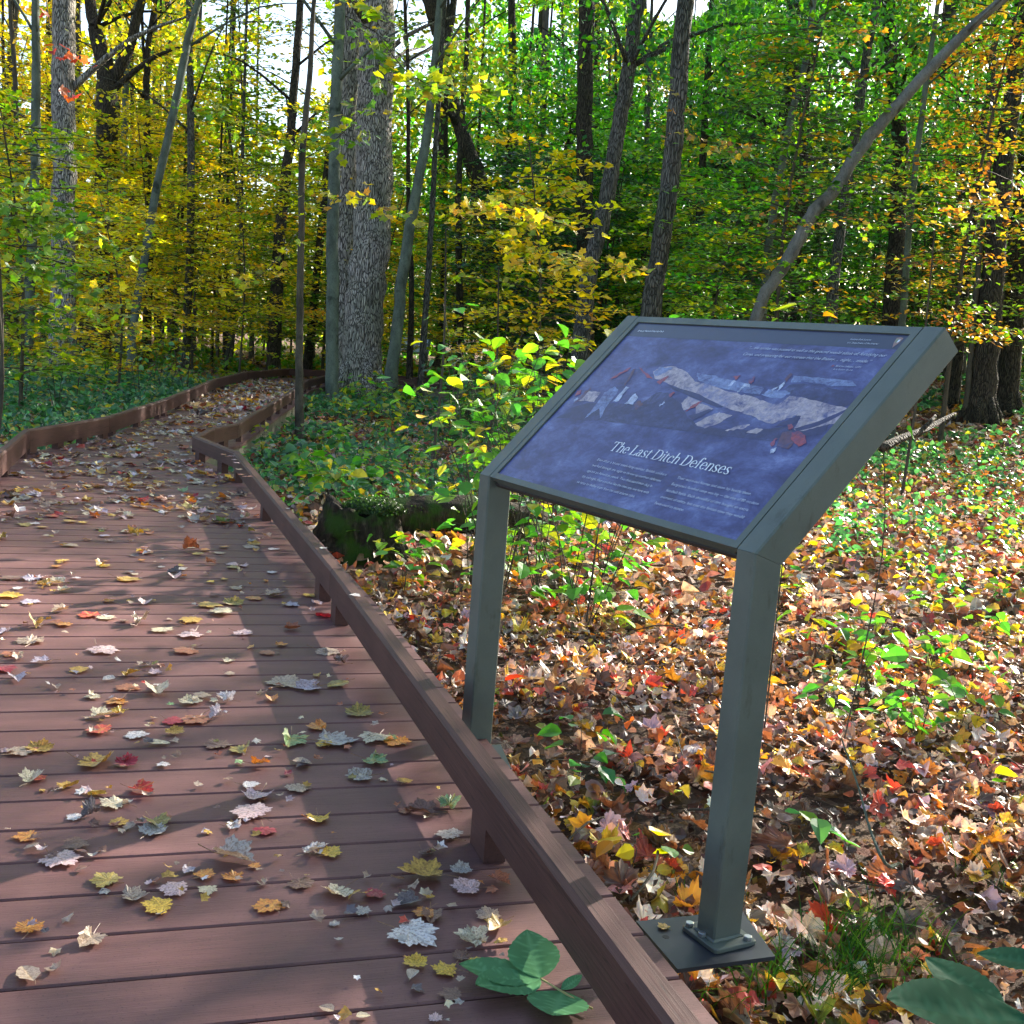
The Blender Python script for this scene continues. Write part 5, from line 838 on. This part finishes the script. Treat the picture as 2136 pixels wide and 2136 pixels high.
# leafy shrub left of the sign
for i, (x, y, dp, h) in enumerate([(900, 0, 7.6, 1.75), (960, 0, 7.0, 1.55), (1030, 0, 7.4, 1.7), (1090, 0, 7.0, 1.6), (1130, 0, 6.6, 1.5), (915, 0, 8.6, 1.4), (1000, 0, 8.2, 1.5), (1150, 0, 7.9, 1.75)]):
    P = at(x*1.10559, 1000, dp); P[2] = float(gz(P[0], P[1])); plant(P, h, 5, 17, .11, 'shrub', 'tall stem group of the leafy green and yellow shrub left of the sign', 'shrub', 'shrub', 'stem groups of the leafy shrub left of the sign', spread=.7, stemr=.004, clear=.06)
sd = [(590, 925, .34, 4, 8, .12, 'shrub', 'bright green broad leaved plant just behind the rail, left of the stump'), (632, 958, .36, 4, 8, .12, 'shrub', 'bright green broad leaved plant between the rail and the mossy stump'), (560, 880, .3, 4, 8, .10, 'teal', 'green broad leaved plant behind the rail near the sharp corner'), (660, 935, .30, 3, 8, .11, 'green', 'dark green broad leaved plant touching the stump on its left'), (700, 930, .42, 3, 9, .085, 'shrub', 'bright green broad leaved plant beside the rail, just before the stump'), (640, 880, .5, 4, 9, .08, 'shrub', 'bright green broad leaved bush behind the rail near the pink leaves'), (600, 850, .4, 4, 8, .07, 'teal', 'bluish green seedling cluster beside the sharp rail corner'), (760, 1130, .38, 3, 7, .07, 'shrub', 'green seedling in front of the mossy stump'), (800, 1095, .32, 2, 6, .07, 'shrub', 'yellow green seedling between the stump and the left sign post'), (730, 1060, .2, 2, 5, .07, 'shrub', 'small bright seedling at the foot of the stump'), (1000, 1080, .38, 2, 7, .07, 'shrub', 'green seedling under the left half of the sign'), (1090, 1180, .36, 2, 7, .065, 'shrub', 'tall thin seedling under the middle of the sign'), (1160, 1100, .3, 2, 6, .07, 'green', 'green seedling far under the bottom edge of the sign'), (1085, 1480, .30, 1, 9, .06, 'green', 'upright green plant midway between the sign posts'), (940, 1380, .08, 1, 2, .065, 'green', 'single bright green leaf standing at the left sign post'), (1130, 1500, .12, 2, 4, .05, 'teal', 'low bluish green seedling between the sign posts'), (1230, 1400, .06, 1, 3, .05, 'red', 'tiny red leaved seedling between the sign posts'), (1010, 1320, .08, 1, 3, .07, 'red', 'pinkish red seedling near the left sign post'), (1530, 1250, .28, 2, 6, .07, 'shrub', 'bright green plant just right of the right sign post'), (1640, 1260, .32, 2, 7, .075, 'shrub', 'sunlit green plant in the middle of the right hand litter'), (1740, 1330, .26, 1, 6, .08, 'shrub', 'large leaved sunlit plant on the right'), (1850, 1370, .22, 1, 4, .07, 'shrub', 'drooping yellow green plant near the right frame edge'), (1530, 1590, .10, 1, 3, .055, 'teal', 'small heart leaved seedling low right of the post'), (1590, 1620, .09, 1, 2, .05, 'green', 'tiny seedling beside the heart leaved one'), (1180, 1660, .14, 1, 5, .055, 'yellow', 'bright yellow leaved seedling near the rail at the bottom'), (1240, 1625, .08, 1, 3, .05, 'shrub', 'lime green seedling above the bright yellow one'), (1900, 1540, .14, 1, 4, .06, 'green', 'green seedling at the right frame edge in the litter'), (1470, 1120, .22, 1, 6, .08, 'shrub', 'green plant hugging the right post below the sign'), (1780, 1130, .2, 2, 5, .06, 'shrub', 'small yellow green plant in the sunlit litter'), (1880, 1060, .25, 2, 5, .06, 'shrub', 'green plant in the sunlit litter near the right frame edge'), (1460, 960, .4, 2, 7, .07, 'shrub', 'green plant partly behind the sloping right arm of the sign')]
for x, y, h, ns, nl, ls, pal, lb in sd: plant(gp(x, y), h, ns, nl, ls*1.45, pal, lb, spread=.16, stemr=.0025)
for i in range(70):
    x = gt.uniform(440, 1150); y = gt.uniform(760, 1010)
    P = gp(x, y)
    if not off_deck(P[0], P[1], .1): continue
    plant(P, gt.uniform(.2, .5), 3, 6, .07, ['shrub', 'teal', 'green', 'ygreen'][i % 4], 'leafy seedling in the undergrowth between the walk and the shrub', group='seedlings between the walk and the shrub', spread=.2, stemr=.003)
for i in range(58):
    P = gp(gt.uniform(1480, 1950), gt.uniform(830, 1420)); plant(P, gt.uniform(.12, .3), 2, 5, .07, ['shrub', 'green', 'shrub', 'yellow'][i % 4], 'small green seedling scattered in the sunlit leaf litter on the right', group='seedlings in the sunlit litter on the right', spread=.14)
for i in range(30):
    P = gp(gt.uniform(-20, 420), gt.uniform(660, 800))
    if off_deck(P[0], P[1], .3): plant(P, gt.uniform(.7, 1.5), 3, 9, .10, ['ygreen', 'yellow', 'teal'][i % 3], 'bushy seedling with yellow green leaves behind the left groundcover', group='bushy seedlings behind the left groundcover', spread=.5, stemr=.006)
plant(at(1870, 680, 4.0), .01, 1, 1, .01, 'shrub', 'x') if False else None
Pq = at(1865, 672, 4.6); Pq[2] = float(gz(Pq[0], Pq[1])); plant(Pq, at(1865, 664, 4.6)[2]-Pq[2], 1, 4, .10, 'shrub', 'tall seedling whose top leaves show just above the sign frame', clear=.93, stemr=.004, spread=.1)
Pq = at(1690, 672, 4.6); Pq[2] = float(gz(Pq[0], Pq[1])); plant(Pq, at(1690, 668, 4.6)[2]-Pq[2], 1, 2, .09, 'yellow', 'tall seedling with a pale leaf tip peeking over the middle of the sign frame', clear=.96, stemr=.004, spread=.1)
for i in range(30):
    xs_ = gt.uniform(690, 1040); xs_ += 110*(725 < xs_ < 845)
    P = gp(xs_, gt.uniform(745, 850))
    if off_deck(P[0], P[1], .3): plant(P, gt.uniform(.6, 1.25), 4, 9, .13, ['teal', 'green', 'ygreen', 'shrub', 'deep'][i % 5], 'bushy green shrub between the big oaks and the sign', 'shrub', 'shrub', 'bushy shrubs between the big oaks and the sign', spread=.45, stemr=.005, clear=.1)
# twigs with large leaves hanging across the big oaks, grown from the sapling
def twig(pts, dep0, dep1, nl, ls, pal, label, r=.006, kind='maple', stem=False):
    P = [at(x, y, dep0+(dep1-dep0)*i/(len(pts)-1)) for i, (x, y) in enumerate(pts)]; Q = smooth_path(P, len(P)*5); ro = empty('leafy_branch', tuple(Q[0])); tag(ro, label, 'branch'); mb = MB(); mb.add(*tube(Q, np.linspace(r, r*.3, len(Q)), 5)); A, Nn, H = [], [], []
    if stem: g0 = Q[0].copy(); g0[2] = float(gz(g0[0], g0[1]))-.1; mb.add(*tube(smooth_path([g0, (g0+Q[0])/2+[.06, .05, 0], Q[0]], 9), np.linspace(.022, .007, 9), 6))
    for j in range(nl):
        t = gt.uniform(.12, 1)*(len(Q)-1); b = np.array([np.interp(t, range(len(Q)), Q[:, c]) for c in range(3)]); d = gt.normal(size=3)*[1, 1, .3]; d /= np.linalg.norm(d); l = gt.uniform(.05, .42); e = b+d*l+[0, 0, -.12*l]; mb.add(*tube([b, (b+e)/2, e], [r*.3]*3, 4))
        for q_ in range(3): A.append(b+(e-b)*(.45+.35*q_)+gt.normal(size=3)*.03); Nn.append(np.array([0, -.35, 1])+gt.normal(size=3)*.5); H.append(d+[0, 0, -.6])
    mb.obj('stem', M['thin'], ro); link('foliage', leafmesh('foliage', [leaves(kind, A, ls*gt.uniform(.7, 1.2, len(A)), Nn, pcol(pal, len(A), gt, .15), gt, .12, head=H)], M['leaf']), ro)
twig([(634, 332), (700, 290), (745, 245), (790, 180), (822, 90)], 15.3, 12.5, 26, .14, 'ygreen', 'thin branch with large yellow green leaves crossing in front of the huge oak')
twig([(634, 420), (700, 412), (770, 420), (830, 452)], 15.3, 13, 16, .13, 'yellow', 'low thin branch with a few golden leaves across the oak trunks')
twig([(780, 60), (850, 150), (940, 190), (1030, 185)], 12.5, 11.5, 40, .14, 'ygreen', 'branch of large yellow green leaves right of the huge oak, high up')
twig([(820, 30), (800, 60), (770, 20), (740, -20)], 12, 11, 14, .14, 'ygreen', 'bright yellow green leaves hanging at the top in front of the huge oak')
twig([(632, 318), (560, 280), (470, 240), (400, 220)], 15.3, 15, 22, .12, 'ygreen', 'thin branch with yellow green leaves reaching left from the sapling')
twig([(632, 470), (560, 560), (500, 600), (450, 610)], 15.3, 15, 14, .12, 'yellow', 'lower thin branch with golden leaves reaching left from the sapling')
twig([(930, 480), (1000, 440), (1080, 440), (1180, 470)], 12, 11, 46, .12, 'yellow', 'layered golden branch above the leafy shrub', stem=True)
twig([(1040, 560), (1120, 530), (1220, 545), (1330, 560)], 13, 12, 50, .12, 'yellow', 'layered golden branch just left of the grey leaning trunk', stem=True)
twig([(1340, 120), (1440, 270), (1500, 300), (1560, 310)], 17.6, 14.5, 34, .11, 'orange', 'orange tinged layered branch in front of the thick grey trunk')
twig([(1520, 140), (1620, 110), (1720, 80), (1800, 60)], 18.8, 15, 40, .11, 'orange', 'orange and yellow layered branch at the top right of centre')
twig([(1530, 425), (1640, 460), (1740, 465), (1830, 480)], 16.9, 14, 24, .10, 'orange', 'orange leaved branch under the silvery leaning trunk')
twig([(95, -20), (105, 60), (125, 120), (140, 190)], 13, 12, 7, .12, 'red', 'few bright red leaves hanging in front of the pale barked trunk')
twig([(-10, 420), (60, 440), (140, 470), (230, 520)], 10.5, 11.5, 46, .12, 'ygreen', 'spray of large yellow green leaves entering at the left frame edge', stem=True)
twig([(-10, 560), (70, 560), (160, 600), (240, 660)], 10.5, 12, 46, .12, 'ygreen', 'lower spray of large yellow green leaves entering at the left frame edge', stem=True)
twig([(1950, 480), (2010, 450), (2080, 400), (2140, 370)], 14, 13, 26, .12, 'orange', 'sunlit orange branch at the right frame edge', stem=True)
# mossy stump and log
sp_ = on_ground(742, 1152); st = empty('tree_stump', tuple(sp_)); tag(st, 'dark rotten stump with a mossy top behind the curb rail', 'stump')
def stumpm():
    n = 36; nz = 14; V = []; th = np.linspace(0, 6.283, n, endpoint=False); g = np.random.default_rng(2); ph = g.uniform(0, 6.28, 6)
    prof = 1+.10*np.sin(3*th+ph[0])+.07*np.sin(7*th+ph[1])+.05*np.sin(13*th+ph[2]); top = .40+.05*np.sin(2*th+ph[3])+.02*np.sin(9*th+ph[4])+.012*g.normal(size=n)
    for k in range(nz):
        t = k/(nz-1); r = .22*prof*(1.35-.45*t+.18*(1-t)**3)*(1+.03*g.normal(size=n)); V += [(a*1.15, b, c) for a, b, c in zip(r*np.cos(th), r*np.sin(th), t*top-.06)]
    V += [(.55*v[0], .55*v[1], v[2]-.05-.03*g.random()) for v in V[-n:]]; V.append((0, 0, .33)); m = nz+1
    Fq = [[k*n+i, k*n+(i+1) % n, (k+1)*n+(i+1) % n, (k+1)*n+i] for k in range(m-1) for i in range(n)]; return np.array(V), [np.array(Fq), np.array([[(m-1)*n+i, (m-1)*n+(i+1) % n, m*n] for i in range(n)])]
V, Fs = stumpm(); m, nt, o = mat('rotten_wood'); tc = N(nt, 'ShaderNodeTexCoord').outputs['Object']; n1 = noise(nt, mapping(nt, tc, (1, 1, .2)), 26, 5, .7); nz_ = noise(nt, tc, 5, 4); c = ramp(nt, n1, [(.3, (.008, .007, .006)), (.55, (.045, .035, .025)), (.75, (.14, .11, .08))]); c = mixc(nt, ramp(nt, nz_, [(.48, (0,)*3), (.62, (1,)*3)]), c, (.035, .075, .012)); bsdf(nt, o, c, .95, n1, 1., .03, spec=.2); M['rot'] = m
q = MB(); q.add(V+sp_, Fs); q.obj('stump_wood', M['rot'], st, smooth=True)
gm = np.random.default_rng(6)
def moss(c, rx, ry, rz, n): P = gm.normal(size=(n, 3)); P /= np.linalg.norm(P, axis=1, keepdims=True); P[:, 2] = np.abs(P[:, 2]); Nn = P.copy(); P = P*[rx, ry, rz]*(1+.08*gm.normal(size=(n, 1)))+c; return leaves('rhomb', P, gm.uniform(.010, .024, n), Nn+gm.normal(size=P.shape)*.6, np.array([.028, .075, .008])*(1+.4*gm.normal(size=(n, 1)).clip(-1, 1.5)), gm, 0)
link('moss', leafmesh('moss', [moss(sp_+[.10, .04, .30], .21, .17, .09, 5200)], M['leaf']), st)
l0 = on_ground(760, 1120)+[.1, .25, .10]; l1 = l0+[1.25, .55, .0]; lg = empty('fallen_log', tuple(l0)); tag(lg, 'low rotting log with bright moss running right from the stump', 'log'); q = MB(); q.add(*tube(smooth_path([l0, (l0+l1)/2+[0, 0, .05], l1], 12), np.linspace(.17, .12, 12), 14, .1, 4)); q.obj('log_wood', M['rot'], lg, smooth=True)
ms = [moss(l0+(l1-l0)*t+[0, 0, .07], .16, .13, .09, 900) for t in np.linspace(.02, .7, 6)]; link('moss', leafmesh('moss', ms, M['leaf']), lg)
# dark fallen branch at the right, beyond the sign
b0 = gp(1665, 850); q = MB(); bb = [at(1840, 935, 8.5), at(1880, 915, 8.7), at(1920, 900, 8.9), at(1960, 880, 9.2), at(1992, 862, 9.4)]; br = empty('fallen_branch', tuple(bb[0])); tag(br, 'dark curved dead branch lying right of the sign', 'branch'); q.add(*tube(smooth_path(bb, 16), np.interp(np.linspace(0, 1, 16), [0, .5, 1], [.035, .03, .012]), 8, .12, 3)); q.obj('branch_wood', M['dark'], br, smooth=True); q = MB(); q.add(*tube(smooth_path([bb[2], bb[2]+[.12, .1, .1], bb[2]+[.2, .3, .12]], 6), np.linspace(.02, .008, 6), 6)); q.obj('side_shoot', M['dark'], br)
# dead stick leaning in the litter right of the post
q = MB(); pr_ = [on_ground(1880, 1890), on_ground(1872, 1870)+[0, 0, .10], at(1850, 1805, 2.95), at(1815, 1730, 2.98), at(1790, 1640, 3.05), at(1755, 1540, 3.1)]; sk_ = empty('dead_stick', tuple(pr_[0])); tag(sk_, 'thin curved dead stem rising from the grass at the lower right', 'stick'); q.add(*tube(smooth_path(pr_, 20), np.linspace(.0065, .002, 20), 6)); q.obj('stick_wood', M['gray'], sk_)
# white rail fence glimpsed far off at the right
fr = at(1995, 775, 50); wf = empty('rail_fence', (fr[0], fr[1], fr[2]-.6)); tag(wf, 'bit of white rail fence far off between the dark trunks at the right edge', 'fence'); wm = simple('white_paint', (.8, .8, .8), .6)
for k in range(3): q = MB(); q.add(*prism([(fr[0]-.9, fr[1]), (fr[0]+.9, fr[1]-.3), (fr[0]+.9, fr[1]-.24), (fr[0]-.9, fr[1]+.06)], fr[2]-.28+k*.24, fr[2]-.17+k*.24)); q.obj('rail', wm, wf)
for s in (-.85, .85): q = MB(); q.add(*prism([(fr[0]+s-.06, fr[1]-.2), (fr[0]+s+.06, fr[1]-.2), (fr[0]+s+.06, fr[1]+.0), (fr[0]+s-.06, fr[1]+.0)], fr[2]-1., fr[2]+.4)); q.obj('post', wm, wf)
# big compound leaf on the deck and broad leaves at the lower right
def broad():
    nt_, ns_ = 26, 9; V = []; vn = []
    for i in range(nt_):
        t = i/(nt_-1); wd = .30*max(0, math.sin(math.pi*t**.8))**.75+.002; wd *= 1+.03*math.sin(t*60)
        for j in range(ns_):
            q_ = (j-(ns_-1)/2)/((ns_-1)/2); V.append((wd*q_, t+.16*abs(q_)*wd*2*(1-t), 0)); f = ((t-.35*abs(q_)*wd*2.2)*8) % 1; vn.append(1. if j == 4 else (.95 if f < .13 else 0)); V[-1] = (V[-1][0], V[-1][1], -.012*(1-abs(q_)) if j == 4 else .006*math.cos(2*math.pi*f))
    F_ = [[i*ns_+j, i*ns_+j+1, (i+1)*ns_+j+1, (i+1)*ns_+j] for i in range(nt_-1) for j in range(ns_-1)]; return np.array(V), np.array(F_), np.array(vn)
PR['broad'] = broad()
def sprig(name, label, node, lf, zf, col, leafz):
    ro = empty(name, tuple(node)); tag(ro, label, 'leaf'); m = leaf_mat('broad_leaf', .2, .5, base=col, gloss=.12, veins=True)
    for (a, b, wd) in lf:
        V, Fc, vn = PR['broad']; A = np.asarray(a); B = np.asarray(b); L = np.linalg.norm(B-A); d = (B-A)/L; s = np.cross([0, 0, 1.], d); s /= np.linalg.norm(s); u = np.cross(d, s); W = A+d*V[:, 1:2]*L+s*V[:, 0:1]*L*wd*1.6+u*(V[:, 2:3]+.12*np.abs(V[:, 0:1])+.12*V[:, 1:2]**2)*L; link('leaflet', mesh('leaflet', W, Fc, m, vein=vn, smooth=True), ro)
    return ro
z7b = lambda x, y, z=.012: on_z(900+x*.28468, 1640+y*.28468, z)
nd = z7b(800, 1410); ro = sprig('leaf_sprig', 'fresh green compound leaf of five broad leaflets lying against the near rail', nd, [(nd, z7b(195, 1370, .02), .62), (nd, z7b(690, 1085, .05), 1.0), (nd, z7b(315, 1520, .02), .72), (z7b(960, 1500), z7b(880, 1740, .02), .95), (z7b(950, 1490), z7b(1110, 1400, .03), .7)], 0, (.10, .26, .12), .01)
q = MB(); q.add(*tube(smooth_path([nd, z7b(900, 1470, .02), z7b(1050, 1560, .014), z7b(1180, 1630, .012)], 10), [.0022]*10, 5)); q.obj('stalk', simple('leaf_stalk', (.35, .3, .1), .5), ro)
zr = lambda x, y, dp: at(x, y, dp)
nb = zr(2150, 2050, 2.02); sprig('leaf_sprig', 'large blue green leaves at the lower right corner of the picture', zr(2145, 2080, 2.02), [(zr(2150, 2125, 1.95), zr(1845, 2118, 1.93), .75), (zr(2100, 2110, 2.0), zr(1925, 2015, 2.1), .8), (zr(2200, 2010, 2.1), zr(2040, 2005, 2.15), .7)], 0, (.022, .085, .045), .02)  # leaf green darkened to stand in for shade in this corner
r0_ = zr(2145, 2080, 2.02); g0 = np.array([r0_[0]+.05, r0_[1]+.05, float(gz(r0_[0], r0_[1]))-.03]); q = MB(); q.add(*tube(smooth_path([g0, (g0+r0_)/2+[.03, 0, 0], r0_], 8), np.linspace(.006, .003, 8), 6)); ps_ = empty('broad_leaf_stem', tuple(g0)); bpy.data.objects.remove(ps_); q.obj('stalk', bpy.data.materials['leaf_stalk'], [o_ for o_ in C.objects if o_.name.startswith('leaf_sprig')][-1])
# grass tufts, lower right
gg = np.random.default_rng(12); V = []; Fq = []; n = 0; cl = []
for cx, cy, k in ((1620, 2060, 60), (1700, 2100, 90), (1760, 1990, 120), (1830, 1960, 90), (1790, 2060, 130), (1880, 2070, 80), (1560, 2090, 50), (1940, 2000, 40), (2060, 1850, 25), (1450, 1905, 14), (1500, 2120, 30)):
    P0 = on_ground(cx, cy)
    for i in range(int(k*.55)):
        b = P0+[gg.normal()*.045, gg.normal()*.045, 0]; a = gg.uniform(0, 6.28); l = gg.uniform(.10, .26); d = np.array([math.cos(a), math.sin(a), 0]); s = np.array([-d[1], d[0], 0])*gg.uniform(.0012, .003); bend = gg.uniform(.4, 1.1)
        for j in range(6): t = j/5; c = b+d*l*bend*t**1.6+[0, 0, l*(t-.62*bend*t*t)]; wv = s*(1-t**2*.95); V += [c-wv, c+wv]
        Fq += [[n+2*j, n+2*j+1, n+2*j+3, n+2*j+2] for j in range(5)]; n += 12; cl += [np.array([(.05, .15, .02), (.09, .20, .02), (.03, .10, .03)][i % 3])*gg.uniform(.7, 1.2)]*12
tag(link('grass', mesh('grass', np.array(V), np.array(Fq), M['grass'], col=np.array(cl))), 'tufts of thin arching grass at the lower right', 'grass', kind='stuff')
bpy.context.view_layer.update()
